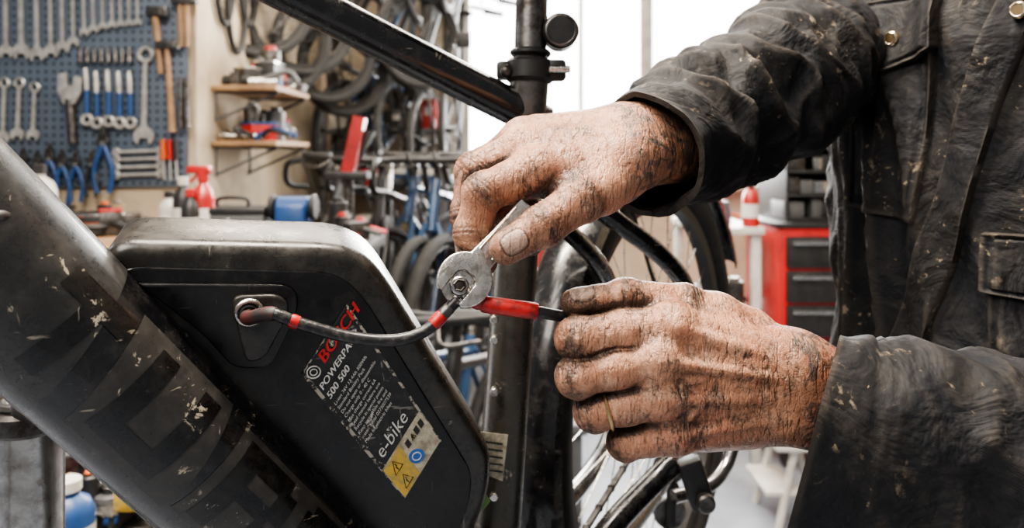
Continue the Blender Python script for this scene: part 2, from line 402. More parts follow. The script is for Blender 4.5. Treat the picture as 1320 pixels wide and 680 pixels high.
# right hand (holds the wrench)
D=V((-.15,-.62,.77)).normalized()
RF=[dict(p=[W(692,222,.482),W(623,248,.474),W(609,300,.474),W(621,337,.474)],r=[.0130,.0125,.0114,.0092],k=.007),
    dict(p=[W(676,195,.502),W(611,220,.496),W(603,276,.493),W(608,326,.489)],r=[.0125,.0120,.0110,.0090],k=.007),
    dict(p=[W(676,182,.520),W(624,212,.519),W(640,268,.517),W(684,312,.506)],r=[.0120,.0112,.0100,.0084],k=.007),
    dict(p=[W(692,178,.538),W(656,212,.542),W(674,252,.537),W(702,284,.524)],r=[.0110,.0100,.0090,.0076],k=.007),
    dict(p=[W(794,230,.492),W(750,256,.468),W(700,291,.4535),W(653,319,.4475)],r=[.0175,.0144,.0124,.0096],k=.009)]
rw=[W(812,208,.500),W(812,194,.510),W(812,180,.521),W(814,170,.532)]
mc=[f['p'][0] for f in RF[:4]]
palm=[(rw[i],mc[i],.018,.0142) for i in range(4)]
palm+=[(mc[i]-D*.001,mc[i+1]-D*.001,.0128,.0128) for i in range(3)]
for q in (.25,.5,.75): palm+=[(rw[i].lerp(mc[i],q),rw[i+1].lerp(mc[i+1],q),.0165-.002*q,.0165-.002*q) for i in range(3)]
palm+=[(W(784,230,.497),W(710,230,.488),.015,.010),(W(784,220,.52),W(706,212,.51),.018,.013)]
wr=[(W(812,202,.502),W(930,190,.58),.021,.025),(W(812,174,.524),W(930,150,.61),.021,.025)]
rid=[(rw[i].lerp(mc[i],.35)+D*.0158,mc[i]+D*.0134,.0014,.0032) for i in range(3)]
sph=[(mc[i]+D*.0034,mc[i]+D*.0036,.0134,.0134) for i in range(4)]
nailsR=[(RF[4]['p'][3],RF[4]['p'][2],V((-.30,-.80,-.05)),.0064,.0140)]
for f in RF[:2]:
    p=f['p']; nailsR.append((p[3],p[2],V((-1,-.25,.1)),.0065,.014))
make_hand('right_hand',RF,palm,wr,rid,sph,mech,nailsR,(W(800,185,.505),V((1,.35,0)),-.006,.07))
# ---- jacket cloth
def cloth_mat():
    mt,t,b=nt('work_jacket_cotton'); tc=t.nodes.new('ShaderNodeTexCoord').outputs['Object']
    n1=noise_node(t,9,8,.65,tc); n2=noise_node(t,30,14,.80,tc,.3)
    base=mix(t,ramp(t,n1.outputs[0],.40,.62).outputs[0],(.0048,.0056,.0085),(.0105,.0098,.0098))
    df=math_n(t,'MULTIPLY',ramp(t,n2.outputs[0],.48,.70).outputs[0],.30); base=mix(t,df,base,(.070,.056,.042))
    geo=t.nodes.new('ShaderNodeNewGeometry'); ed=ramp(t,geo.outputs['Pointiness'],.512,.55)
    base=mix(t,math_n(t,'MULTIPLY',ed.outputs[0],.26),base,(.11,.088,.066))
    s1=noise_node(t,52,7,.66,tc,.5); s2=noise_node(t,9,2,.5,tc)
    sf=math_n(t,'MULTIPLY',ramp(t,s1.outputs[0],.61,.67).outputs[0],ramp(t,s2.outputs[0],.46,.56).outputs[0])
    sf=math_n(t,'MULTIPLY',sf,ramp(t,n2.outputs[0],.38,.55).outputs[0])
    base=mix(t,math_n(t,'MULTIPLY',sf,.66),base,(.32,.25,.17))
    s3=noise_node(t,130,5,.6,tc,.3); sf3=math_n(t,'MULTIPLY',ramp(t,s3.outputs[0],.64,.69).outputs[0],ramp(t,n1.outputs[0],.48,.56).outputs[0])
    base=mix(t,math_n(t,'MULTIPLY',sf3,.6),base,(.38,.29,.19))
    link(t,base,b.inputs['Base Color']); b.inputs['Roughness'].default_value=.72; b.inputs['Specular IOR Level'].default_value=.34
    w1=t.nodes.new('ShaderNodeTexWave'); w1.inputs['Scale'].default_value=350; w1.bands_direction='DIAGONAL'; link(t,tc,w1.inputs['Vector'])
    p=bump(t,b,w1.outputs[0],.15,.0004)
    n4=noise_node(t,18,4,.55,tc,.7); p=bump(t,b,n4.outputs[0],.65,.015,p)
    n7=noise_node(t,75,4,.5,tc,.5); p=bump(t,b,n7.outputs[0],.40,.0032,p)
    n5=noise_node(t,300,3,.6,tc); bump(t,b,n5.outputs[0],.28,.0008,p)
    return mt
cloth=cloth_mat()
def nz(x,y,z): return noise.noise(V((x,y,z)))
def ridge(x,y,z): return 1-2.4*abs(nz(x,y,z))
def cloth_tube(name,pts,rad,seed,fold=.006,n=130,m=150,sf=24,cuff=True,flat=1.,skew=(0,0)):
    path=catmull(pts,20); rr=[]; 
    R3=catmull([V((r,0,0)) for r in rad],20); rr=[p.x for p in R3]
    s=[0.]; 
    for i in range(1,len(path)): s.append(s[-1]+(path[i]-path[i-1]).length)
    S=np.linspace(0,s[-1],m); 
    px=[np.interp(S,s,[p[k] for p in path]) for k in range(3)]; R=np.interp(S,s,rr)
    C=[V((px[0][i],px[1][i],px[2][i])) for i in range(m)]
    vs=[]; x=None; rings=[]
    for i in range(m):
        T=(C[min(i+1,m-1)]-C[max(i-1,0)]).normalized()
        if x is None: x=(V((0,0,1))-T*T.z).normalized()
        x=(x-T*x.dot(T)).normalized(); y=T.cross(x); ring=[]
        env=.35+.65*min(1,max(0,(S[i]-.03)/.05)) if cuff else 1
        fade=max(0,1-S[i]/.12)
        for j in range(n):
            a=2*math.pi*j/n; ca,sa=math.cos(a),math.sin(a); si=S[i]
            tw=a+si*5.; c2,s2=math.cos(tw),math.sin(tw)
            d=1.1*ridge(si*sf+seed+.5*ca,c2*.9,s2*.9+seed)+.45*ridge(si*sf*2.1+seed*2,c2*1.7,s2*1.7)+.9*nz(si*8,c2*.9+seed,s2*.9)
            d*=fold*env
            if cuff:
                d+=-.0024*math.exp(-((si-.026)/.0016)**2)-.0012*math.exp(-((si-.032)/.0012)**2)+.0012*math.exp(-(si/.004)**2)
                d+=.003*nz(si*3,ca*1.3+seed*3,sa*1.3)
            q=(x*ca+y*sa*flat)*(R[i]+d)
            ring.append(C[i]+q+T*((skew[0]*q.y+skew[1]*q.z)*fade))
        rings.append(ring)
    if cuff:
        inner=[]
        for k,dep in enumerate((.0,.006,.03,.07)):
            i=min(m-1,int(dep/s[-1]*(m-1))); ring=[]
            for j in range(n):
                p=rings[i][j]; q=C[i]; ring.append(q+(p-q)*(1-.0038/R[i]-.004*k))
            inner.append(ring)
        rings=inner[::-1]+rings
    vs=[p for r in rings for p in r]; fs=[]
    for i in range(len(rings)-1):
        for j in range(n):
            k=(j+1)%n; fs.append([i*n+j,i*n+k,(i+1)*n+k,(i+1)*n+j])
    bb=B(); bb.add(vs,fs,cloth); o=bb.obj(name,mech,ang=80); return o
C0=V((.52,.70,0)); wx=V((.552,-.834,0)); fx=V((-.834,-.552,0))
shR=C0-wx*.175+V((0,0,1.50)); shL=C0+wx*.185+V((0,0,1.50))
cloth_tube('jacket_sleeve_right',[W(832,198,.522),W(905,160,.605),W(1000,110,.70),W(1060,60,.79),shR],[.043,.050,.062,.070,.075],3.1,.0084,n=150,m=180,sf=21,skew=(.25,0))
cloth_tube('jacket_sleeve_left',[W(1048,561,.450),W(1180,580,.456),W(1400,625,.465),V((.470,.475,1.13)),V((.56,.50,1.30)),shL],[.060,.063,.068,.070,.072,.078],8.7,.0088,n=150,sf=18,m=240,skew=(.62,.10))
# torso
def torso():
    tab=[(.80,.205,.150),(1.0,.200,.150),(1.2,.197,.140),(1.35,.205,.135),(1.45,.205,.125),(1.52,.175,.105),(1.57,.110,.080),(1.60,.075,.07)]
    n=260;m=220; vs=[]
    for i in range(m):
        z=.80+.8*i/(m-1); wv=np.interp(z,[t[0] for t in tab],[t[1] for t in tab]); fv=np.interp(z,[t[0] for t in tab],[t[2] for t in tab])
        for j in range(n):
            a=2*math.pi*j/n; ca,sa=math.cos(a),math.sin(a)
            e=.9; cx=math.copysign(abs(ca)**e,ca); sx=math.copysign(abs(sa)**e,sa)
            d=.013*ridge(ca*3.6+z*4,z*2.2+sa*1.5,sa*3+4)+.006*ridge(ca*6+z*3,z*6,sa*6)+.016*nz(ca*1.6,z*4,sa*1.6)
            vs.append(C0+V((0,0,z))+wx*cx*(wv+d)+fx*sx*(fv+d))
    fs=[[i*n+j,i*n+(j+1)%n,(i+1)*n+(j+1)%n,(i+1)*n+j] for i in range(m-1) for j in range(n)]
    bb=B(); bb.add(vs,[f[::-1] for f in fs],cloth); o=bb.obj('jacket_body',mech,ang=80)
    return BVHTree.FromPolygons(vs,fs)
bvh=torso()
def on_torso(a,z,off=.0):
    o=C0+wx*a+fx*.5+V((0,0,z)); h=bvh.ray_cast(o,-fx)
    if h[0] is None: return C0+wx*a+V((0,0,z))
    return h[0]+fx*off
def patch(b,corners,off,m,nx=48,ny=48,point=0):
    """corners: (a,z) TL,TR,BR,BL"""
    g=[]
    for j in range(ny+1):
        for i in range(nx+1):
            s=i/nx;t=j/ny
            a=(corners[0][0]*(1-s)+corners[1][0]*s)*(1-t)+(corners[3][0]*(1-s)+corners[2][0]*s)*t
            z=(corners[0][1]*(1-s)+corners[1][1]*s)*(1-t)+(corners[3][1]*(1-s)+corners[2][1]*s)*t
            z-=point*t*(1-abs(2*s-1))
            e=min(s,1-s,t,1-t)
            o=off if e>0.001 else -.003
            if 0<e<.2: o-=.0030*math.exp(-((e-.075)/.018)**2)
            g.append(on_torso(a,z,o))
    fs=[[j*(nx+1)+i,(j+1)*(nx+1)+i,(j+1)*(nx+1)+i+1,j*(nx+1)+i+1] for j in range(ny) for i in range(nx)]
    b.add(g,fs,m)
b=B()
patch(b,[(-.150,1.45),(-.050,1.45),(-.062,1.285),(-.150,1.295)],.0065,cloth)
patch(b,[(-.156,1.505),(-.044,1.505),(-.046,1.447),(-.154,1.440)],.014,cloth,point=.014)
patch(b,[(.022,1.56),(.052,1.56),(-.070,1.10),(-.108,1.10)],.010,cloth,20,90)
patch(b,[(.0,1.25),(.11,1.25),(.10,1.10),(.0,1.10)],.0065,cloth)
patch(b,[(-.005,1.285),(.115,1.285),(.115,1.240),(-.005,1.236)],.013,cloth,point=.01)
patch(b,[(.055,1.47),(.16,1.47),(.16,1.42),(.055,1.41)],.011,cloth,point=.012)
b.obj('jacket_pockets_and_placket',mech,ang=80)
b=B()
for a,z in ((-.093,1.462),(.020,1.470)):
    p=on_torso(a,z,.0155); b.cyl(p-fx*.004,p+fx*.0015,.0072,gold,24,.0008); b.ring(p+fx*.0015,fx,.0054,.0008,steel,24,6)
b.obj('jacket_buttons',mech)
# trousers, boots, head (outside of the photo's frame, kept simple but complete)
trous=M('trouser_cotton',(.02,.022,.028),.85,0,(.04,.036,.03),20,.3,200)
b=B(); 
for sg in (-1,1):
    hp=C0+wx*(.09*sg); b.tube([hp+V((0,0,.86)),hp+V((0,0,.70)),hp+V((0,0,.48))+fx*.02,hp+V((0,0,.30)),hp+V((0,0,.09))],[.125,.105,.082,.075,.068],trous,28)
    b.tube([hp+V((0,0,.12)),hp+V((0,0,.05))],[.06,.055],blk,20)
    b.sphere(hp+fx*.06+V((0,0,.045)),.06,blk,(1.9,.85,.75),24,Matrix.Rotation(math.atan2(fx.y,fx.x),3,'Z'))
b.obj('trousers_and_boots',mech)
hc=C0+fx*.05+V((0,0,1.745)); g=Grid(np.array(hc)-.17,np.array(hc)+.17,.004); H=g.new()
up=V((0,0,1))
g.cone(H,hc-fx*.03+up*.02,hc+fx*.02+up*.02,.082,.078,.02); g.cone(H,hc+fx*.03-up*.02,hc+fx*.055-up*.085,.06,.032,.03)
g.cone(H,hc-up*.05-fx*.03,hc-up*.17-fx*.05,.055,.06,.02); g.cone(H,hc+fx*.095+up*.01,hc+fx*.118-up*.025,.008,.013,.012)
for sg in (-1,1):
    g.cone(H,hc+wx*.078*sg+up*.012,hc+wx*.085*sg-up*.02,.014,.011,.006); g.cone(H,hc+fx*.085+wx*.012*sg-up*.055,hc+fx*.09-up*.055,.008,.008,.01)
vs,fs=nets(H,g.lo,.004); cc=np.zeros((len(vs),4)); cc[:,3]=1; mesh_np('head',vs,fs,skin,mech,cc,3)
b=B(); 
for sg in (-1,1): b.sphere(hc+fx*.088+wx*.032*sg+up*.012,.012,white); b.sphere(hc+fx*.0965+wx*.032*sg+up*.012,.005,blk)
b.sphere(hc-fx*.02+up*.045,.088,M('hair_brown',(.05,.03,.02),.7),(1,1,.85))
b.obj('eyes_and_hair',mech)
# =================================================================== E-BIKE
eb=empty('electric_bicycle')
# down tube
Pa=W(0,342,.400); Pb=W(355,680,.490); dt=(Pb-Pa).normalized(); L=(Pb-Pa).length
head=Pa-dt*.17; bbk=Pb+dt*.13
RT=.0435
b=B(); b.cyl(head,bbk,RT,black_gloss,96)
camdir=(V((0,0,CZ))-(Pa+Pb)/2); N1=(camdir-dt*camdir.dot(dt)).normalized(); N2=dt.cross(N1)
def tubept(a,th,r): return Pa+dt*a+(N1*math.cos(th)+N2*math.sin(th))*r
def tpatch(b,a0,a1,t0,t1,r,m,na=None,ntt=None,skew=0):
    na=na or max(1,int(abs(a1-a0)/.004)); ntt=ntt or max(2,int(abs(t1-t0)/.05)); vs=[]
    for i in range(na+1):
        for j in range(ntt+1):
            t=t0+(t1-t0)*j/ntt; vs.append(tubept(a0+(a1-a0)*i/na+skew*math.sin(t),t,r))
    b.add(vs,[[i*(ntt+1)+j,(i+1)*(ntt+1)+j,(i+1)*(ntt+1)+j+1,i*(ntt+1)+j+1] for i in range(na) for j in range(ntt)],m)
tpatch(b,-.16,.055,-math.pi,math.pi,RT+.0003,frame_grey,40,96,skew=.012)
tpatch(b,.072,.150,-.80,.80,RT+.0003,fgrey,skew=.010)
def letter(b,a,w,rects,th0,th1):
    for (x0,x1,y0,y1) in rects:
        tpatch(b,a+w*x0,a+w*x1,th0+(th1-th0)*y0,th0+(th1-th0)*y1,RT+.0006,graphic)
U=[(0,.28,0,1),(.72,1,0,1),(.28,.72,0,.25)]; T=[(.36,.64,0,1),(0,.36,.74,1),(.64,1,.74,1)]
Rr=[(0,.28,0,1),(.28,.85,.76,1),(.72,1,.5,.85),(.28,.8,.42,.6),(.66,1,0,.42)]; O=[(0,.28,.12,.88),(.72,1,.12,.88),(.12,.88,0,.22),(.12,.88,.78,1)]
letter(b,.020,.046,T,.62,-.62); letter(b,.086,.050,U,.62,-.62)
tpatch(b,.158,.30,-.70,.70,RT+.0003,fgrey,skew=.0)
for i,lt in enumerate((Rr,O)):
    letter(b,.166+i*.060,.050,lt,.60,-.60)
g0=W(-12,278,.372); b.ring(g0,N1,.012,.003,blk,30,8); b.sphere(g0,.011,dsteel,(1,1,.5))
b.obj('down_tube',eb,ang=50)
b=B()
b.tube([W(676,170,.648),W(640,700,.602),W(636,800,.60)],[.0185,.0190,.0190],seatm,40)
b.tube([W(700,158,.655),W(340,-25,.560),W(120,-130,.50)],.0158,black_gloss,40)
b.cyl(W(120,-160,.50),head+V((0,0,-.03)),.026,black_gloss,40)
b.tube(catmull([bbk-dt*.02,W(560,800,.56),W(640,810,.60)],6),.042,black_gloss,32)
b.cyl(W(640,810,.60)-V((.08,-.05,0)),W(640,810,.60)+V((.08,-.05,0)),.055,blk,40,.008)
hub=V((.200,1.04,1.02)); p=V((.545,.839,0)); nrm=V((.839,-.545,0))
for sg in (-1,1):
    o=nrm*(.045*sg)
    b.tube(catmull([W(690,225,.66)+o*.2,W(745,275,.70)+o*.7,W(835,372,.80)+o,hub+o],8),.0095,black_gloss,20)
    b.tube(catmull([W(650,800,.62)+o*.8,hub+o-V((.05,.1,.07)),hub+o],8),.011,black_gloss,20)
for v in (412,438,505,640):
    c=W(637,v,.588); b.cyl(c+V((0,.006,0)),c+V((0,-.002,0)),.0035,steel,14,.0008)
b.obj('frame_tubes',eb)
b=B()
b.tube([W(687,-60,.655),W(683,90,.648)],.0140,dsteel,36)
b.tube([W(683,92,.647),W(678,175,.647)],.0170,M('seatpost_grey',(.16,.15,.14),.30,.7,(.08,.075,.07),50),36)
c1=W(683,92,.647); axp=(W(687,-60,.655)-W(678,175,.647)).normalized()
b.cyl(c1-axp*.010,c1+axp*.010,.0215,blk,40,.003); b.cyl(c1+axp*.013,c1+axp*.019,.018,blk,40,.002)
b.box(c1+V((.022,-.006,0)),(.018,.014,.018),blk,bv=.003); b.cyl(c1+V((.016,-.016,0)),c1+V((.034,-.016,0)),.0032,steel,16)
b.box(c1+V((-.023,-.004,0)),(.012,.014,.016),blk,bv=.003)
b.sphere(W(653,92,.635),.006,dsteel)
rl=W(722,42,.65); b.cyl(rl+V((0,-.014,0)),rl+V((0,.014,0)),.0155,blk,36,.004); b.ring(rl+V((0,-.012,0)),V((0,1,0)),.0125,.002,dsteel)
b.box(W(704,40,.652),(.02,.012,.012),blk); b.cyl(W(700,20,.65),W(700,55,.65),.004,blk)
sd=W(687,-90,.655); b.sphere(sd+V((0,0,.01)),.07,blk,(1.6,1.0,.35),28,Matrix.Rotation(math.radians(25),3,'Z')); b.sphere(sd+V((-.11,-.05,.008)),.032,blk,(2.2,1,.7),20,Matrix.Rotation(math.radians(25),3,'Z'))
b.obj('seatpost_and_saddle',eb)
# wheels
def wheel(b,c,pd,R,tr,nsp=32,tm=rubber,rm=blk,sp=steel,k=10):
    pd=V(pd).normalized(); u=V((0,0,1)); ax=pd.cross(u).normalized(); c=V(c)
    def cp(a,r,o=0): return c+(pd*math.cos(a)+u*math.sin(a))*r+ax*o
    b.ring(c,ax,R-tr,tr,tm,64,k)
    b.tube([cp(2*math.pi*i/64,R-2*tr-.004) for i in range(64)],tr*.55,rm,6,closed=True)
    b.cyl(c-ax*.035,c+ax*.035,.016,rm,16,.003); b.cyl(c-ax*.06,c+ax*.06,.006,sp,10)
    b.ring(c+ax*.03,ax,.024,.003,rm,20,6); b.ring(c-ax*.03,ax,.024,.003,rm,20,6)
    for i in range(nsp):
        a=2*math.pi*i/nsp; sg=1 if i%2 else -1; tw=(.9 if (i//2)%2 else -.9)
        b.tube([cp(a+tw,.024,.03*sg),cp(a,R-2*tr-.006)],.0010,sp,4,caps=False)
    return cp
b=B(); cp=wheel(b,hub,p,.320,.024,32)
for k in range(7):
    b.cyl(hub+nrm*(.022+.0035*k),hub+nrm*(.0238+.0035*k),.052-.005*k,dsteel,36)
b.ring(hub-nrm*.035,nrm,.07,.0035,steel,48,4); b.obj('rear_wheel',eb)
b=B(); cpf=lambda a,r,o:hub+(p*math.cos(a)+V((0,0,1))*math.sin(a))*r+nrm*o
prof=[(-.032,-.014),(-.030,0),(-.018,.009),(0,.013),(.018,.009),(.030,0),(.032,-.014)]; vs=[];NA=80
a0,a1=math.radians(25),math.radians(238)
for i in range(NA+1):
    a=a0+(a1-a0)*i/NA
    for o,dr in prof: vs.append(cpf(a,.336+dr,o))
    for o,dr in prof[::-1]: vs.append(cpf(a,.3335+dr,o*.95))
n=len(prof)*2; b.add(vs,[[i*n+j,(i+1)*n+j,(i+1)*n+(j+1)%n,i*n+(j+1)%n] for i in range(NA) for j in range(n)],black_gloss)
for sg in (-1,1): b.tube([cpf(math.radians(120),.33,.033*sg),cpf(0,.0,.05*sg)],.0025,blk,8)
b.obj('rear_fender',eb)
b=B() # derailleur, chain
dz=hub+nrm*.05
b.tube(catmull([dz+V((0,-.02,-.02)),dz+V((-.02,-.02,-.06)),dz+V((-.03,-.02,-.10))],5),.008,blk,12)
for dzv in (-.09,-.15): b.cyl(dz+V((-.03,-.025,dzv)),dz+V((-.03,-.015,dzv)),.022,dsteel,20,.002)
b.box(dz+V((-.03,-.03,-.12)),(.012,.006,.09),blk)
ch=catmull([dz+V((0,0,.045)),W(700,770,.66),W(672,805,.62),W(700,830,.66),dz+V((-.03,-.02,-.17)),dz+V((-.02,-.02,-.12)),dz+V((-.04,-.02,-.08)),dz+V((-.01,0,-.045))],14)
b.tube(ch,.0035,dsteel,6)
for i in range(0,len(ch)): b.sphere(ch[i],.0048,dsteel,(1,.6,1),6)
b.obj('drivetrain',eb)
b=B(); b.tube(catmull([W(868,596,.80),W(845,618,.79),W(790,676,.75),W(730,760,.70)],6),.0125,black_gloss,20)
b.tube(catmull([W(945,575,.86),W(936,600,.85),W(915,625,.83),W(868,640,.81)],6),.0075,chrome,16)
b.box(W(897,622,.79),(.026,.02,.055),blk,Matrix.Rotation(math.radians(-18),3,'Y'),.005); b.cyl(W(905,640,.79)+V((0,-.02,0)),W(905,640,.79)+V((0,.02,0)),.010,dsteel,20,.002)
b.tube([W(865,600,.80),hub+V((0,-.02,-.02))],.008,black_gloss,12)
b.obj('kickstand',eb)
b=B(); fw=V((-.86,.02,1.02)); fp=V((.9,.43,0)).normalized(); wheel(b,fw,fp,.32,.024,28)
fn=V((-.43,.9,0))
for sg in (-1,1): b.tube([W(120,-140,.5)+V((-.13,-.03,-.06))+fn*.05*sg,fw+fn*.055*sg],.014,black_gloss,16)
b.tube([head+V((-.02,-.01,.02)),W(120,-160,.50)+V((-.01,0,.06))],.016,black_gloss,16)
hb=W(120,-160,.50)+V((-.01,0,.06)); b.tube(catmull([hb-fn*.3+V((.05,.02,.03)),hb-fn*.1,hb+fn*.1,hb+fn*.3+V((.05,.02,.03))],6),.013,blk,14)
b.obj('fork_and_front_wheel',eb)
# ---- battery pack
fA,fB,fC=W(130,315,.425),W(490,330,.475),W(635,590,.530)
fn_=(fB-fA).cross(fC-fA).normalized()
if fn_.dot(V((0,0,CZ))-fA)<0: fn_=-fn_
cam0=V((0,0,CZ))
def fp_(u,v,off=0.):
    r=W(u,v,1.)-cam0; t=(fA-cam0).dot(fn_)/r.dot(fn_); return cam0+r*t+fn_*off
out=[(128,335),(148,312),(436,318),(476,334),(500,362),(636,588),(634,640),(596,730),(480,800),(380,660),(160,400)]
def poly3(pts,off,rad): return round_poly([fp_(u,v,off) for u,v in pts],rad)
b=B()
TH=-.062
b.prism(poly3(out,0,[.004,.012,.014,.012,.012,.010,.014,.01,.01,.01,.01]),fn_*TH,plastic_g,.010,5)
inn=[(150,350),(175,343),(422,349),(452,364),(476,392),(608,606),(606,645),(575,725),(480,780),(380,650),(170,395)]
b.prism(poly3(inn,.0012,[.004,.01,.012,.01,.01,.01,.012,.01,.01,.01,.01]),fn_*-.006,plastic,.0015,2)
st=[(172,362),(370,364),(384,376),(384,398),(350,468),(330,472),(300,470),(262,428),(186,368)]
b.prism(poly3(st,.0042,.006),fn_*-.004,plastic,.0016,2)
hs=[(300,376),(358,374),(374,386),(368,408),(342,456),(318,462),(312,440),(302,400)]
b.prism(poly3(hs,.0075,.006),fn_*-.006,plastic_g,.002,3)
sc=fp_(322,396,.0082); b.ring(sc,fn_,.0078,.0016,steel,36,8); b.cyl(sc-fn_*.003,sc+fn_*.0004,.0070,blk,30); b.ring(sc+fn_*.001,fn_,.0048,.0010,dsteel,24,6)
b.obj('battery_pack',eb,ang=45)
# label
LC=[(388,480),(447,390),(569,566),(522,642)]
def lab(s,t,off=.0018):
    u=(LC[0][0]*(1-s)+LC[1][0]*s)*(1-t)+(LC[3][0]*(1-s)+LC[2][0]*s)*t
    v=(LC[0][1]*(1-s)+LC[1][1]*s)*(1-t)+(LC[3][1]*(1-s)+LC[2][1]*s)*t
    return fp_(u,v,off)
LW=(lab(1,.5)-lab(0,.5)).length; LH=(lab(.5,1)-lab(.5,0)).length
def lrect(b,s0,t0,s1,t1,off,m,th=.0002): b.prism([lab(s0,t0,off),lab(s1,t0,off),lab(s1,t1,off),lab(s0,t1,off)],fn_*-th,m)
def text_mesh(txt):
    cu=bpy.data.curves.new('t','FONT'); cu.body=txt; cu.size=1; cu.resolution_u=3
    o=bpy.data.objects.new('t',cu); bpy.context.collection.objects.link(o)
    dg=bpy.context.evaluated_depsgraph_get(); me=bpy.data.meshes.new_from_object(o.evaluated_get(dg))
    vs=[v.co.copy() for v in me.vertices]; fs=[list(p.vertices) for p in me.polygons]
    bpy.data.objects.remove(o); bpy.data.meshes.remove(me); bpy.data.curves.remove(cu); return vs,fs
def ltext(b,txt,s0,t0,size,m,off=.0024,bold=0):
    vs,fs=text_mesh(txt)
    for dx in ([0] if not bold else [0,.03,.06]):
        b.add([lab(s0+(v.x+dx)*size/LW,t0-v.y*size/LH,off+dx*.001) for v in vs],fs,m)
b=B()
lp=[LC[0],LC[1],LC[2],LC[3]]; b.prism(poly3(lp,.0017,.004),fn_*-.0006,label_m)
wl=M('worn_label_edge',(.38,.34,.28),.6,0,(.02,.02,.02),160,lo=.46,hi=.50)
lrect(b,.0,.0,.05,1,.0020,wl); lrect(b,0,.0,1,.010,.0020,wl); lrect(b,.96,.0,1,1,.0020,wl)
ltext(b,'BOSCH',.30,.09,.0125,txtr,bold=1)
b.ring(lab(.14,.06,.0023),fn_,.0042,.0005,txtw,28,4); b.ring(lab(.14,.06,.0023),fn_,.0022,.0004,txtw,20,4)
ltext(b,'POWERPACK',.08,.175,.0072,txtw,bold=1); ltext(b,'500 500',.08,.245,.0072,txtw,bold=1)
rows=['Li-ion 36V 13.4Ah 500Wh','Standard Battery Pack','Do not open or disassemble','Charge only 0 - 40 C','Max charge current 6A','Read manual before use','Recycle in special points','Keep away from fire and','water. Serial 0275007539','Made for electric bikes']
for i,r in enumerate(rows): ltext(b,r,.09+.0*(i%3),.295+.033*i,.0035,txtw)
ltext(b,'e-bike',.12,.735,.0140,txtw)
lrect(b,.02,.77,.98,.99,.0021,cream)
def ltri(b,s,t,z,off=.0025):
    b.prism([lab(s-z/LW,t+z*.8/LH,off),lab(s+z/LW,t+z*.8/LH,off),lab(s,t-z*.9/LH,off)],fn_*-.0002,yellow)
    b.tube([lab(s-z/LW,t+z*.8/LH,off),lab(s+z/LW,t+z*.8/LH,off),lab(s,t-z*.9/LH,off)],.0004,graphic,4,closed=True)
    b.tube([lab(s,t-z*.4/LH,off+.0003),lab(s+.01,t+z*.0/LH,off+.0003),lab(s-.01,t+z*.1/LH,off+.0003),lab(s,t+z*.6/LH,off+.0003)],.0004,graphic,4)
lrect(b,.03,.78,.44,.985,.0023,yellow); ltri(b,.22,.83,.0048); ltri(b,.22,.93,.0048)
c=lab(.55,.91,.0024); b.cyl(c-fn_*.0003,c,.0055,M('label_blue',(.03,.16,.55),.4),30); b.ring(c,fn_,.003,.0005,txtw,20,4)
for k in range(4): ltri(b,.58+.1*k,.82,.0022) if k in (1,) else lrect(b,.52+.11*k,.80,.60+.11*k,.84,.0025,graphic)
b.obj('battery_label',eb,smooth=False)
b=B(); 
b.prism([W(618,556,.575),W(655,560,.578),W(648,620,.578),W(612,606,.575)],V((0,.0006,0)),cream)
for k in range(5): b.prism([W(624,568+9*k,.5745),W(648,571+9*k,.5765),W(648,573+9*k,.5765),W(624,570+9*k,.5745)],V((0,.0003,0)),graphic)
b.prism([W(612,648,.575),W(626,636,.576),W(632,646,.576),W(624,656,.576)],V((0,.001,0)),green)
b.obj('frame_sticker',eb,smooth=False)
# ---- cable & terminal
b=B()
cab=catmull([sc+fn_*-.001,sc+fn_*.008,W(350,404,.432),W(385,416,.434),W(450,434,.440),(W(510,438,.444)),W(548,426,.448),W(574,402,.452),W(590,386,.4555)],12)
b.tube(cab,.0037,cablem,20)
def seg(i0,i1,r,m): 
    P=cab[i0:i1+1]; b.tube(P,[r*.93]+[r]*(len(P)-2)+[r*.93],m,20)
seg(33,36,.0043,redshrink); seg(6,26,.0043,M('connector_dark_red',(.07,.018,.016),.5,0,(.02,.02,.02),120)); seg(76,82,.0044,redshrink); seg(82,88,.0040,dsteel)
c2=catmull([W(600,380,.4565),W(622,391,.457),W(655,396,.457),W(690,401,.457),W(722,407,.459),W(760,412,.463),W(820,420,.468),W(900,470,.49),W(960,600,.56),W(900,760,.62)],12)
b.tube(c2[:76],.0036,cablem,20); b.tube(c2[5:20],[.0044]*3+[.0049]*3+[.0044]*9,M('crimp_band',(.30,.02,.02),.4),20); b.tube(c2[12:38],[.0050]+[.0053]*24+[.0048],redshrink,20)
b.obj('power_cable')
# ---- wrench & bolt
hc=W(599,360,.4545); grip=W(645,306,.4640); X=(hc-grip).normalized(); Z=(cam0-hc).normalized(); Z=(Z-X*Z.dot(X)).normalized(); Y=Z.cross(X)
R=.0172; hwid=.0068; prof=[]
for k in range(13):
    a=math.radians(32+(152-32)*k/12); prof.append((R*math.cos(a)*1.0,R*math.sin(a)))
Lw=.062
prof+=[(-.024,.0076),(-.036,.0068),(-Lw,.0062),(-Lw,-.0062),(-.036,-.0068),(-.024,-.0076)]
for k in range(13):
    a=math.radians(208+(328-208)*k/12); prof.append((R*math.cos(a),R*math.sin(a)))
prof+=[(R*.80,-hwid),(-.001,-hwid),(-.0048,-hwid*.5),(-.0048,hwid*.5),(-.001,hwid),(R*.80,hwid)]
b=B(); b.prism([hc+X*x+Y*y+Z*.003 for x,y in prof],Z*-.006,steel,.0011,3)
for sy in (-1,1): b.tube([hc+X*-.020+Y*.0052*sy+Z*.0031,hc-X*.055+Y*.0048*sy+Z*.0031],.0009,steel,8)
b.obj('open_end_wrench')
b=B(); bc=hc+X*.0052
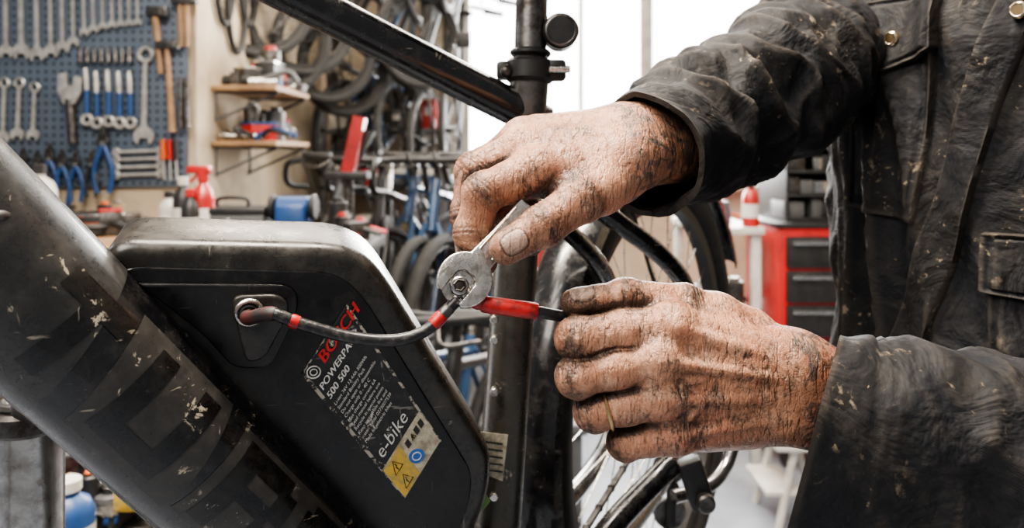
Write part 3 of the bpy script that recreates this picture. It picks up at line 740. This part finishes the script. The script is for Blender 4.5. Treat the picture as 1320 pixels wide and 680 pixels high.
b.cyl(bc-Z*.006,bc-Z*.0035,.0105,steel,36,.0006); b.cyl(bc-Z*.004,bc+Z*.0035,.0062,dsteel,6,.0008); b.cyl(bc+Z*.003,bc+Z*.0052,.0056,chrome,30,.0008)
b.ring(bc+Z*.0052,Z,.0034,.0009,dsteel,6,6); b.cyl(bc+Z*.0040,bc+Z*.0055,.0026,dsteel,6)
b.tube([bc-Z*.0075,cab[-1]],[.006,.0042],steel,16); b.tube([bc-Z*.0075,c2[4]],[.006,.0045],steel,16)
b.obj('bolt_terminal')
# ---- repair stand
b=B(); s1=W(38,532,.56); b.cyl(V((s1.x,s1.y,.04)),s1,.0235,chrome,40,.002); b.cyl(s1-V((0,0,.012)),s1+V((0,0,.006)),.0275,dsteel,40,.003)
b.ring(s1+V((0,0,.008)),V((0,0,1)),.0175,.004,blk,30,8)
b.cyl(s1-V((0,0,.13)),s1-V((0,0,.16)),.027,dsteel,40,.003)
for k in range(3):
    a=2*math.pi*k/3+.5; b.tube([V((s1.x,s1.y,.25)),V((s1.x+.38*math.cos(a),s1.y+.38*math.sin(a),.02))],.013,dsteel,14); b.sphere((s1.x+.38*math.cos(a),s1.y+.38*math.sin(a),.02),.02,blk)
b.tube([s1-V((0,0,.01)),W(40,440,.50)],.012,dsteel,20); 
b.obj('repair_stand')
# =================================================================== ROOM
wallm=M('wall_plaster',(.50,.42,.31),.85,0,(.34,.27,.19),2.2,.15,40,lo=.42,hi=.66)
b=B(); b.box((0,1.65,-.05),(8,6.5,.1),M('floor_epoxy',(.30,.33,.38),.35,0,(.20,.22,.26),2.2,.05,30),bv=0); b.obj('floor',smooth=False)
b=B(); b.box((0,2.6,3.15),(8,4.6,.1),M('ceiling_paint',(.7,.69,.66),.9),bv=0); b.obj('ceiling',smooth=False)
b=B(); b.box((-2.625,2.97,1.55),(2.75,.1,3.1),wallm,bv=0); b.obj('wall_left_front',smooth=False)
b=B(); b.box((-1.30,3.93,1.55),(.1,1.82,3.1),wallm,bv=0); b.obj('wall_left',smooth=False)
b=B(); b.box((3.05,2.6,1.55),(.1,4.6,3.1),wallm,bv=0); b.obj('wall_right',smooth=False)
wx0,wx1,wz0,wz1=-.36,1.80,1.16,2.9
b=B(); yb=4.90
b.box(((-1.35+wx0)/2,yb,1.55),(wx0+1.35,.12,3.1),wallm,bv=0); b.box(((3.1+wx1)/2,yb,1.55),(3.1-wx1,.12,3.1),wallm,bv=0)
b.box(((wx0+wx1)/2,yb,wz0/2),(wx1-wx0,.12,wz0),wallm,bv=0); b.box(((wx0+wx1)/2,yb,(wz1+3.1)/2),(wx1-wx0,.12,3.1-wz1),wallm,bv=0)
b.obj('wall_back',smooth=False)
b=B(); fr=M('window_frame_paint',(.44,.41,.35),.4)
for x in (wx0+.04,.45,.88,wx1-.04): b.box((x,4.86,(wz0+wz1)/2),(.085 if x!=.45 else .03,.07,wz1-wz0),fr,bv=.006)
for z in (wz0+.035,wz1-.035): b.box(((wx0+wx1)/2,4.86,z),(wx1-wx0,.07,.07),fr,bv=.006)
b.box(((wx0+wx1)/2,4.78,wz0-.02),(wx1-wx0+.1,.2,.035),fr,bv=.006); b.obj('window_1')
# pegboard
def peg_mat():
    mt,t,b=nt('pegboard_steel'); tc=t.nodes.new('ShaderNodeTexCoord').outputs['Object']
    sx=t.nodes.new('ShaderNodeSeparateXYZ'); link(t,tc,sx.inputs[0])
    def cell(o):
        f=math_n(t,'FRACT',math_n(t,'MULTIPLY',o,32.)); return math_n(t,'POWER',math_n(t,'SUBTRACT',f,.5),2.)
    d=math_n(t,'ADD',cell(sx.outputs[0]),cell(sx.outputs[2])); h=math_n(t,'LESS_THAN',d,.045)
    n=noise_node(t,6,6,.6,tc); c=mix(t,n.outputs[0],(.060,.085,.125),(.11,.14,.18))
    link(t,mix(t,h,c,(.010,.012,.016)),b.inputs['Base Color']); b.inputs['Roughness'].default_value=.5
    return mt
b=B(); b.box((-1.88,2.9085,1.85),(1.20,.02,1.25),peg_mat(),bv=.003); b.obj('pegboard')
PY=2.88
def combo(b,u,v0,v1,m=satin,wd=.011,tilt=0,y=PY):
    a=W(u,v0,y); c=W(u+tilt,v1,y); dr=(a-c).normalized(); sd=V((dr.z,0,-dr.x))
    R=wd*1.5
    b.ring(a-dr*R,V((0,1,0)),R*.8,wd*.42,m,20,6)
    cc=c+dr*R*1.2
    pts=[]
    for k in range(9): an=math.radians(35+(160-35)*k/8); pts.append((R*1.25*math.cos(an),R*1.25*math.sin(an)))
    top=(a-c).length-3.0*R
    pts+=[(-R*1.6,wd*.45),(-top,wd*.38),(-top,-wd*.38),(-R*1.6,-wd*.45)]
    for k in range(9): an=math.radians(200+(325-200)*k/8); pts.append((R*1.25*math.cos(an),R*1.25*math.sin(an)))
    pts+=[(R*.2,-R*.5),(R*.2,R*.5)]
    b.prism([cc-dr*x+sd*q+V((0,.004,0)) for x,q in pts],V((0,-.008,0)),m,.0)
    b.cyl(a-dr*R+V((0,.018,R*.6)),a-dr*R+V((0,-.012,R*.6)),.003,dsteel,8)
b=B()
for i,(u,v0,v1,w) in enumerate([(6,-70,76,.015),(26,-70,78,.018),(46,-60,80,.016),(64,-50,76,.015),(79,-45,70,.014),(93,-40,62,.012),(107,-35,48,.010),(119,-30,44,.010),(131,-30,40,.009),(143,-30,38,.009),(154,-30,36,.008),(165,-30,35,.008),(176,-30,34,.008)]):
    combo(b,u,v0,v1,satin,w,2)
for u,v0,v1,w in [(6,100,186,.014),(25,100,182,.014),(45,106,182,.013),(188,60,188,.021)]: combo(b,u,v0,v1,satin,w,-3)
for i in range(4):
    a=W(150,196+i*10,PY); c=W(206,194+i*10,PY); b.tube([a,c],.007,satin,8); b.ring(a,V((0,1,0)),.012,.005,satin,16,6); b.ring(c,V((0,1,0)),.012,.005,satin,16,6)
b.obj('combination_wrench_set')
b=B()
for u,v in [(110,88),(123,92),(138,90),(152,92),(166,92)]:
    b.tube([W(u,v,PY-.01),W(u+1,v+14,PY-.01),W(u+2,v+34,PY-.01)],[.008,.011,.009],satin,12); b.tube([W(u+2,v+28,PY-.01),W(u+2,v+58,PY-.01)],.011,bluep,10)
    b.ring(W(u+2,v+66,PY-.01),V((0,1,0)),.018,.008,satin,16,6)
for u in range(104,176,9): b.tube([W(u,62,PY-.01),W(u,80,PY-.01)],[.006,.010],dsteel,8)
b.obj('spanner_set')
b=B()
for u,mm in ((210,orange),(218,red),(226,blk)): b.tube([W(u,180,PY-.015),W(u+1,205,PY-.015)],[.010,.012],mm,12); b.tube([W(u+1,205,PY-.015),W(u+2,232,PY-.015)],.004,satin,8)
for u in (232,240): b.tube([W(u,-10,PY-.015),W(u+1,60,PY-.015)],[.012,.010],wood,10); b.tube([W(u,100,PY-.015),W(u+1,165,PY-.015)],[.010,.012],dsteel,10)
b.box(W(238,0,PY-.02),(.10,.03,.035),dsteel); b.tube([W(200,20,PY-.015),W(207,95,PY-.015)],[.014,.010],wood,10); b.box(W(203,15,PY-.02),(.08,.03,.04),dsteel)
b.tube([W(215,60,PY-.015),W(222,170,PY-.015)],[.010,.014],wood,10); b.box(W(216,58,PY-.02),(.09,.025,.03),dsteel)
b.obj('screwdrivers_and_hammers')
def pliers(u,v,s,hm,tilt=0,y=PY-.015):
    b=B(); c=W(u,v,y)
    for sg in (-1,1):
        b.tube(catmull([c,c+V((sg*.016*s,0,-.04*s)),c+V((sg*(.030)*s+tilt,0,-.09*s)),c+V((sg*.020*s+tilt*1.6,0,-.16*s))],5),.0085*s,hm,10)
        b.prism([c+V((sg*x*s,.006,z*s)) for x,z in [(0,-.012),(.018,-.006),(.02,.012),(.012,.035),(.003,.06),(0,.06)]],V((0,-.012,0)),dsteel,.001)
    b.cyl(c+V((0,.02,0)),c+V((0,-.010,0)),.008*s,chrome,14); b.obj('pliers')
for u,v,s,m in [(64,205,1,bluep),(80,212,1,bluep),(98,212,.9,bluep),(133,185,1.2,bluep),(118,212,.8,blk),(48,212,.9,blk),(30,208,.9,bluep)]: pliers(u,v,s,m)
b=B(); c=W(90,118,PY-.015) # adjustable wrench
b.tube([c+V((.0,0,-.03)),c+V((.012,0,-.20))],[.018,.016],dsteel,12); b.prism([c+V((x*1.2,.01,z*1.2)) for x,z in [(-.035,.055),(-.012,.062),(-.008,.02),(.012,.018),(.018,.05),(.040,.045),(.038,.0),(.018,-.04),(-.018,-.04),(-.036,.0)]],V((0,-.02,0)),satin,.002)
b.obj('adjustable_wrench')
# workbench
BT=1.08
b=B(); b.box((-2.05,2.52,BT-.02),(1.75,.74,.04),wood,bv=.005)
for x in (-2.85,-1.25):
    for y in (2.2,2.84): b.box((x,y,(BT-.04)/2),(.06,.06,BT-.04),greyp)
b.box((-2.05,2.52,.35),(1.6,.66,.03),greyp); b.obj('workbench')
def bottle(name,x,y,z,r,h,m,cap,spray=False):
    b=B(); b.tube([(x,y,z),(x,y,z+.004),(x,y,z+h*.62),(x,y,z+h*.75),(x,y,z+h*.82),(x,y,z+h*.88)],[r*.9,r,r,r*.8,r*.42,r*.40],m,24)
    b.cyl((x,y,z+h*.86),(x,y,z+h),r*.5,cap,20,.002)
    b.tube([(x,y,z+h*.2),(x,y,z+h*.5)],r*1.012,txtw,24,caps=False)
    if spray: b.box((x-.012,y,z+h*1.03),(r*2.,r*.9,r*.7),cap,bv=.004); b.tube([(x-.01,y,z+h),(x-r*1.2,y,z+h*.85)],r*.14,cap,8)
    b.obj(name)
def on(u,d): return (u-660)/F*d
bottle('spray_bottle',on(262,2.25),2.25,BT,.034,.22,red,red,True); bottle('oil_bottle',on(236,2.4),2.4,BT,.032,.20,blk,white); bottle('oil_bottle',on(218,2.45),2.45,BT,.032,.15,white,blk); bottle('cleaner_bottle',on(48,2.5),2.5,BT,.06,.24,white,blk)
bottle('degreaser_bottle',on(245,2.2),2.2,BT,.026,.17,blk,red)
def clutter(name,x0,x1,y0,y1,z,n,seed,smin_=.03,smax=.10,dark=0):
    rnd=random.Random(seed); b=B(); ms=[blk,blk,blk,dsteel,greyp,chrome,red,bluep,white,beige,blk,orange]
    if dark: ms=[blk,blk,dsteel,greyp,dsteel,chrome,blk,bluep,blk,greyp,red]
    for i in range(n):
        x=rnd.uniform(x0,x1);y=rnd.uniform(y0,y1);s=rnd.uniform(smin_,smax);m=rnd.choice(ms);k=rnd.random()
        R=Matrix.Rotation(rnd.uniform(0,3),3,'Z')
        if k<.3:
            h=s*rnd.uniform(.4,.9); b.box((x,y,z+h/2),(s,s*.7,h),m,R,.004); b.box((x,y,z+h+s*.04),(s*1.05,s*.75,s*.08),rnd.choice(ms),R,.002)
        elif k<.5:
            h=s*rnd.uniform(.7,1.5); b.cyl((x,y,z),(x,y,z+h),s*.35,m,18,.003); b.cyl((x,y,z+h),(x,y,z+h+s*.15),s*.2,rnd.choice(ms),14,.002)
        elif k<.65: b.ring((x,y,z+s*.12),(0,0,1),s*.6,s*.11,m,24,8); b.ring((x+.01,y,z+s*.3),(.1,0,1),s*.58,s*.10,m,24,8)
        elif k<.85:
            a=rnd.uniform(0,6.28);P=[V((x,y,z+.01)),V((x+s*math.cos(a),y+s*math.sin(a),z+s*.5)),V((x+1.8*s*math.cos(a+.5),y+1.2*s*math.sin(a),z+.02))]
            b.tube(catmull(P,6),s*.1,m,8)
        else: b.cyl((x-s*.7,y,z+s*.2),(x+s*.7,y+s*.3,z+s*.2),s*.16,chrome,12,.003); b.cyl((x-s*.7,y,z+s*.2),(x-s*.4,y+.0,z+s*.2),s*.24,m,12,.003)
    return b.obj(name)
clutter('bench_parts_pile',-1.95,-1.32,2.35,2.74,BT,60,3,dark=1)
clutter('bench_parts_pile',-1.5,-1.32,2.45,2.72,BT,22,37,.06,.13)
b=B(); tb=V((-.86,2.30,BT)); tb.x=on(300,2.3); b.box(tb+V((0,0,.045)),(.24,.14,.09),greyp,bv=.006); b.box(tb+V((0,0,.10)),(.245,.145,.02),blk,bv=.004); b.tube(catmull([tb+V((-.05,0,.11)),tb+V((-.04,0,.135)),tb+V((.04,0,.135)),tb+V((.05,0,.11))],5),.006,blk,10); b.box(tb+V((0,-.073,.065)),(.04,.006,.03),chrome,bv=.002)
b.obj('toolbox')
b=B(); b.box((-.80,2.36,BT-.02),(.72,.42,.04),greyp); 
for x in (-1.12,-.48):
    for y in (2.18,2.54): b.box((x,y,(BT-.04)/2),(.04,.04,BT-.04),greyp)
b.obj('side_stand')
b=B(); gb=V((on(376,2.25),2.27,BT+.02)); b.box(gb+V((0,0,.05)),(.09,.11,.10),bluep,bv=.012); b.cyl(gb+V((-.05,0,.09)),gb+V((.05,0,.09)),.034,bluep,24,.006)
for sg in (-1,1): b.cyl(gb+V((sg*.054,0,.09)),gb+V((sg*.070,0,.09)),.040,blk,28,.004)
b.box(gb+V((0,0,-.01)),(.14,.14,.02),blk); b.obj('bench_grinder')
clutter('stand_parts_pile',-.56,-.50,2.26,2.48,BT,18,51,.03,.08,dark=1)
clutter('stand_parts_pile',-.98,-.58,2.43,2.52,BT,26,57,.05,.11)
# inner tubes hanging on the return wall
b=B()
for k,(y,z) in enumerate(((3.16,2.15),(3.3,2.05),(3.45,2.2))):
    P=[V((-1.232,y+.10*math.sin(t)*(1+.1*k),z+.24*math.cos(t))) for t in [2*math.pi*i/24 for i in range(24)]]; b.tube(P,.013,rubber,8,closed=True)
    b.tube([(-1.249,y,z+.25),(-1.2,y,z+.25)],.005,dsteel,8)
b.obj('inner_tubes')
# shelves on the left return wall
for nm,z in (('wall_shelf',1.63),('wall_shelf',1.40)):
    b=B(); b.box((-1.11,3.30,z),(.27,.50,.022),wood)
    for y in (3.10,3.50): b.tube([(-1.243,y,z-.14),(-1.243,y,z-.015),(-.98,y,z-.015)],.006,greyp,8); b.tube([(-1.24,y,z-.13),(-.99,y,z-.02)],.006,greyp,8)
    b.obj(nm); clutter('shelf_boxes',-1.17,-1.05,3.10,3.50,z+.0115,30,int(z*100),.08,.13,dark=1)
# storage rack with boxes at back
rk=empty('storage_rack'); b=B()
for x in (-1.15,-.42):
    for y in (4.5,4.78): b.box((x,y,.85),(.04,.04,1.7),greyp)
for z in (.3,.75,1.15,1.5): b.box((-.785,4.64,z),(.77,.32,.025),greyp)
b.obj('rack_frame',rk)
for i,z in enumerate((.3,.75,1.15,1.5)):
    b=B(); rnd=random.Random(i+4); x=-1.12
    while x<-.52:
        w=rnd.uniform(.09,.2); h=rnd.uniform(.1,.24); m=rnd.choice([bluep,red,beige,greyp,blk,white,blue2]); x+=w/2; b.box((x,4.62,z+.013+h/2),(w-.012,.26,h),m,bv=.006); b.box((x,4.485,z+.013+h*.6),(w*.5,.01,h*.3),white,bv=.002); x+=w/2
    b.obj('storage_bins',rk)
# ---- generic bicycle
def bicycle(Mx,fm,R=.335,drop=False,name='bicycle',nsp=20):
    b=B(Mx); rh=V((0,0,R)); fh=V((1.02,0,R)); bb_=V((.43,0,.27)); st=V((.28,0,.78)); ht=V((.80,0,.84)); hd=V((.845,0,.70))
    for c in (rh,fh): wheel(b,c,(1,0,0),R,.021,nsp,k=8,sp=dsteel)
    b.tube([bb_,st],.017,fm,12); b.tube([st+(bb_-st)*.1,ht-V((-.01,0,.02))],.016,fm,12); b.tube([bb_,hd],.020,fm,12); b.tube([ht+V((-.01,0,.03)),hd-V((-.01,0,.03))],.021,fm,12)
    for s in (-1,1):
        o=V((0,.05*s,0)); b.tube([bb_+o*.4,rh+o],.009,fm,8); b.tube([st+o*.3-V((0,0,.04)),rh+o],.008,fm,8); b.tube(catmull([hd+o*.5,V((.89,.05*s,.6)),fh+o],4),.011,fm,8)
        b.tube([bb_+V((0,.06*s,0)),bb_+V((.10*s,.08*s,-.14*s))],.009,dsteel,8); b.box(bb_+V((.10*s,.12*s,-.14*s)),(.09,.08,.02),blk,bv=.004)
    b.tube([st,st+V((-.045,0,.15))],.013,chrome,10); s0=st+V((-.05,0,.165)); b.sphere(s0-V((.05,0,0)),.07,blk,(1.2,1,.35),16); b.sphere(s0+V((.08,0,.0)),.03,blk,(2.8,1,.6),12)
    b.tube([ht,ht+V((-.02,0,.08)),ht+V((.06,0,.11))],.013,blk,10); hc=ht+V((.06,0,.11))
    if drop:
        for s in (-1,1): b.tube(catmull([hc,hc+V((0,.19*s,0)),hc+V((.09,.20*s,-.02)),hc+V((.08,.21*s,-.11)),hc+V((-.03,.21*s,-.13))],5),.014,blk,10)
    else:
        b.tube(catmull([hc+V((-.06,-.32,.02)),hc+V((-.01,-.12,0)),hc+V((-.01,.12,0)),hc+V((-.06,.32,.02))],6),.012,blk,10)
        for s in (-1,1): b.tube([hc+V((-.045,.22*s,.015)),hc+V((-.07,.35*s,.02))],.017,blk,10); b.tube(catmull([hc+V((0,.2*s,.0)),hc+V((.05,.24*s,-.03)),hc+V((.02,.32*s,-.02))],4),.005,dsteel,6)
    b.tube(catmull([hc+V((0,-.1,0)),hc+V((.12,-.05,.02)),hd+V((.04,0,0))],5),.003,blk,6)
    b.ring(bb_+V((0,.05,0)),(0,1,0),.085,.004,dsteel,28,6); b.tube([bb_+V((0,.05,.085)),rh+V((0,.05,.035))],.004,dsteel,6); b.tube([bb_+V((0,.05,-.085)),rh+V((0,.05,-.035))],.004,dsteel,6)
    return b.obj(name)
def place(x,y,z,yaw,pitch=0): return Matrix.Translation((x,y,z))@Matrix.Rotation(math.radians(yaw),4,'Z')@Matrix.Rotation(math.radians(pitch),4,'Y')
PZ=.38
silver=M('silver_frame',(.22,.23,.245),.3,.6)
b=B(); b.box((-.40,3.40,PZ-.02),(1.35,1.5,.04),greyp,bv=.01)
for x in (-1.03,.23):
    for y in (2.7,3.4,4.1): b.box((x,y,(PZ-.04)/2),(.05,.05,PZ-.04),greyp)
b.obj('bike_display_platform')
bicycle(place(-.02,4.02,PZ,238),blue2); bicycle(place(.16,3.80,PZ,246),blk); bicycle(place(-.30,4.05,PZ,232),silver,drop=True)
bicycle(place(.02,3.75,PZ,254),blue2); bicycle(place(.20,3.70,PZ,260),dred); bicycle(place(-.45,3.95,PZ,262),blk); bicycle(place(-.66,4.1,PZ,275),blk,drop=True)
bicycle(place(-.14,3.74,PZ,258),blue2,drop=True)
bicycle(place(.13,2.60,0.005,250),blk); bicycle(place(-.02,2.58,0.005,247),blue2)
# hanging bikes (front wheel up)
for x,y,z,yw,m,dp in [(-1.08,4.0,1.42,250,blk,0),(-.92,4.1,1.36,247,blue2,0),(-.76,4.08,1.45,255,blk,1),(-.58,4.12,1.38,258,blk,0),(-.40,4.12,1.46,264,blk,0)]:
    bicycle(place(x,y,z,yw,-83),m,drop=bool(dp),name='hanging_bicycle')
b=B(); 
for x in (-1.08,-.92,-.76,-.58,-.40): b.tube([(x,4.83,2.5),(x,4.5,2.5),(x,4.42,2.55)],.008,dsteel,8)
b.obj('wall_hooks')
for u,v,d,r in [(330,-5,3.5,.30),(352,45,3.6,.31),(445,85,4.0,.28),(388,20,3.7,.31),(420,60,3.85,.30),(500,15,4.1,.30),(540,50,4.2,.29)]:
    b=B(); c=W(u,v,d); wheel(b,c,(.75,.66,0),r,.024,20,sp=dsteel); b.tube([c+V((0,0,r)),V((c.x,c.y,3.1))],.003,dsteel,6); b.obj('hanging_wheel')
# red work stand
b=B(); 
b.prism([W(438,225,2.75),W(454,228,2.75),W(470,152,2.75),W(455,148,2.75)],V((0,.05,0)),dred,.003); b.prism([W(456,210,2.8),W(462,206,2.8),W(482,170,2.8),W(472,168,2.8)],V((0,.05,0)),blk,.003)
rx=W(449,226,2.78); b.box((rx.x,2.78,rx.z),(.16,.12,.03),blk); b.tube([(rx.x,2.78,rx.z),(rx.x,2.78,PZ)],.02,dsteel,12)
b.obj('red_bike_stand')
# ---- right side: tool cabinets
def cabinet(name,x0,x1,y0,y1,z0,z1,nd,body,drawer):
    b=B(); b.box(((x0+x1)/2,(y0+y1)/2,(z0+z1)/2),(x1-x0,y1-y0,z1-z0),body,bv=.006)
    hh=(z1-z0-.06)/nd
    for i in range(nd):
        zc=z0+.03+hh*(i+.5); b.box(((x0+x1)/2,y0-.008,zc),(x1-x0-.06,.02,hh-.014),drawer,bv=.004); b.box(((x0+x1)/2,y0-.024,zc+hh*.28),(x1-x0-.10,.018,.018),chrome,bv=.004)
    b.box(((x0+x1)/2,(y0+y1)/2,z1+.01),(x1-x0+.02,y1-y0+.02,.02),blk,bv=.004)
    for x in (x0+.05,x1-.05):
        for y in (y0+.05,y1-.05): b.cyl((x-.015,y,.045),(x+.015,y,.045),.045,rubber,18,.004); b.box((x,y,z0-.005),(.05,.05,.03),dsteel)
    b.obj(name)
cabinet('tool_cabinet',1.14,1.85,3.15,3.6,.10,1.04,6,red,blk)
b=B() # black organiser tower above
for i in range(4):
    z=1.068+.105*i; b.box((1.50,3.40,z),(.60,.36,.014),blk)
    rnd=random.Random(i); x=1.24
    while x<1.76: w=rnd.uniform(.05,.11); h=rnd.uniform(.04,.08); b.box((x,3.32,z+.008+h/2),(w-.01,.16,h),rnd.choice([dsteel,chrome,blk,greyp,blk]),bv=.003); x+=w
for x in (1.205,1.795): b.box((x,3.40,1.305),(.012,.36,.49),blk)
b.box((1.5,3.585,1.305),(.60,.01,.49),greyp); b.box((1.5,3.40,1.56),(.62,.38,.02),red); b.obj('parts_organizer')
b=B(); b.box((.96,3.5,1.02),(.28,.6,.03),white)
for x in (.85,1.07):
    for y in (3.24,3.76): b.box((x,y,.502),(.04,.04,1.004),white)
for z in (.30,.62): b.box((.96,3.5,z),(.26,.56,.02),white)
b.obj('side_table'); clutter('side_table_parts',.88,1.02,3.45,3.7,1.0355,16,5,.05,.09); clutter('side_table_parts',.88,1.02,3.3,3.7,.631,14,8,.07,.12,dark=1); clutter('side_table_parts',.88,1.02,3.3,3.7,.311,12,9,.07,.12,dark=1)
bottle('fire_extinguisher',on(985,3.2)-.04,3.26,1.0355,.036,.20,red,blk)
b=B(); # bench vise
c=V((.93,3.32,1.0355)); b.cyl(c,c+V((0,0,.03)),.05,greyp,24,.004); b.box(c+V((0,0,.07)),(.09,.07,.08),greyp,bv=.01); b.box(c+V((-.07,0,.10)),(.025,.08,.06),dsteel); b.box(c+V((-.02,0,.10)),(.025,.08,.06),dsteel); b.cyl(c+V((-.16,0,.07)),c+V((.0,0,.07)),.014,chrome,14); b.cyl(c+V((-.155,-.06,.07)),c+V((-.155,.06,.07)),.005,chrome,8)
b.obj('bench_vise')
cabinet('drawer_cabinet',1.95,2.5,3.0,3.5,.10,1.3,8,red,blk)
b=B(); c=V((on(1000,2.9),2.75,0)); 
for s in (-1,1): b.tube([c+V((-.09,.12*s,.0)),c+V((-.02,.10*s,.30))],.014,white,10); b.tube([c+V((.14,.12*s,0)),c+V((.04,.10*s,.30))],.014,white,10)
b.box(c+V((.01,0,.31)),(.22,.28,.03),white,bv=.01); b.box(c+V((-.065,0,.14)),(.13,.24,.02),white,bv=.006); b.obj('step_stool')
# left bottom rolling cart
b=B(); b.box((-.80,1.25,.74),(.62,.5,.03),greyp); 
for x in (-1.08,-.52):
    for y in (1.03,1.47): b.box((x,y,.41),(.03,.03,.66),greyp); b.cyl((x-.012,y,.04),(x+.012,y,.04),.04,rubber,16,.004); b.box((x,y,.085),(.03,.03,.03),dsteel)
b.box((-.80,1.25,.3),(.58,.46,.02),greyp); b.box((-.8,1.005,.775),(.62,.012,.06),greyp); b.obj('parts_cart')
clutter('cart_parts_pile',-1.05,-.55,1.05,1.45,.756,90,21,.03,.075,dark=1)
clutter('cart_parts_pile',-1.02,-.58,1.05,1.40,.80,40,22,.02,.06)
bottle('paint_can',on(88,1.06),1.06,.756,.035,.13,bluep,white)
b=B(); b.box((on(178,1.12),1.12,.84),(.06,.045,.05),yellow,bv=.01); b.cyl((on(178,1.12),1.12,.86),(on(178,1.12),1.12,.89),.012,blk,14,.002); b.obj('tape_measure')
# ceiling lamps
for i,(x,y) in enumerate(((-.4,.62),(.6,2.2),(-.8,3.2))):
    b=B(); b.box((x,y,3.06),(1.3,.18,.06),white); 
    em=MC.get('lamp_tube')
    if not em:
        em,t,bs=nt('lamp_tube'); bs.inputs['Emission Color'].default_value=(1,.96,.9,1); bs.inputs['Emission Strength'].default_value=6; MC['lamp_tube']=em
    for o in (-.04,.04): b.cyl((x-.6,y+o,3.015),(x+.6,y+o,3.015),.014,em,12)
    b.obj('fluorescent_lamp')
    li=bpy.data.lights.new('lamp_light','AREA'); li.shape='RECTANGLE'; li.size=1.3; li.size_y=.3; li.energy=(92,32,42)[i]; li.color=(1,.89,.76)
    lo=bpy.data.objects.new('lamp_light',li); bpy.context.collection.objects.link(lo); lo.location=(x,y,2.98)
# daylight through the window
li=bpy.data.lights.new('window_daylight','AREA'); li.shape='RECTANGLE'; li.size=2.1; li.size_y=1.7; li.energy=220; li.color=(1,.98,.95)
lo=bpy.data.objects.new('window_daylight',li); bpy.context.collection.objects.link(lo); lo.location=(.72,5.05,2.03); lo.rotation_euler=(math.radians(-90),0,0)
# added light for the hands, behind-left of the camera; no doorway is built there
li=bpy.data.lights.new('added_hand_light','AREA'); li.size=.8; li.energy=20; li.color=(1,.93,.84)
lo=bpy.data.objects.new('added_hand_light',li); bpy.context.collection.objects.link(lo); lo.location=(-.7,-.35,2.4)
lo.rotation_euler=(V((0,.5,1.2))-lo.location).to_track_quat('-Z','Y').to_euler()
# world: overcast sky, much brighter on the window side of the building
w=bpy.data.worlds.new('World'); bpy.context.scene.world=w; w.use_nodes=True; wt=w.node_tree
bg=wt.nodes['Background']; bg.inputs[0].default_value=(.98,.98,1,1)
tc=wt.nodes.new('ShaderNodeTexCoord'); sx=wt.nodes.new('ShaderNodeSeparateXYZ'); mr=wt.nodes.new('ShaderNodeMapRange')
wt.links.new(tc.outputs['Generated'],sx.inputs[0]); wt.links.new(sx.outputs[1],mr.inputs[0]); mr.inputs[1].default_value=.0; mr.inputs[2].default_value=.8; mr.inputs[3].default_value=.19; mr.inputs[4].default_value=4.8
wt.links.new(mr.outputs[0],bg.inputs[1])
# camera
cd=bpy.data.cameras.new('Camera'); co=bpy.data.objects.new('Camera',cd); bpy.context.collection.objects.link(co)
co.location=(0,0,CZ); co.rotation_euler=(math.radians(90),0,0); cd.sensor_width=36; cd.lens=F/1320*36; cd.shift_y=-(340-HZ)/1320; cd.clip_start=.02
cd.dof.use_dof=True; cd.dof.focus_distance=.46; cd.dof.aperture_fstop=7.5
bpy.context.scene.camera=co
sc_=bpy.context.scene; sc_.view_settings.view_transform='AgX'; sc_.view_settings.look='AgX - Medium High Contrast'; sc_.view_settings.exposure=.78
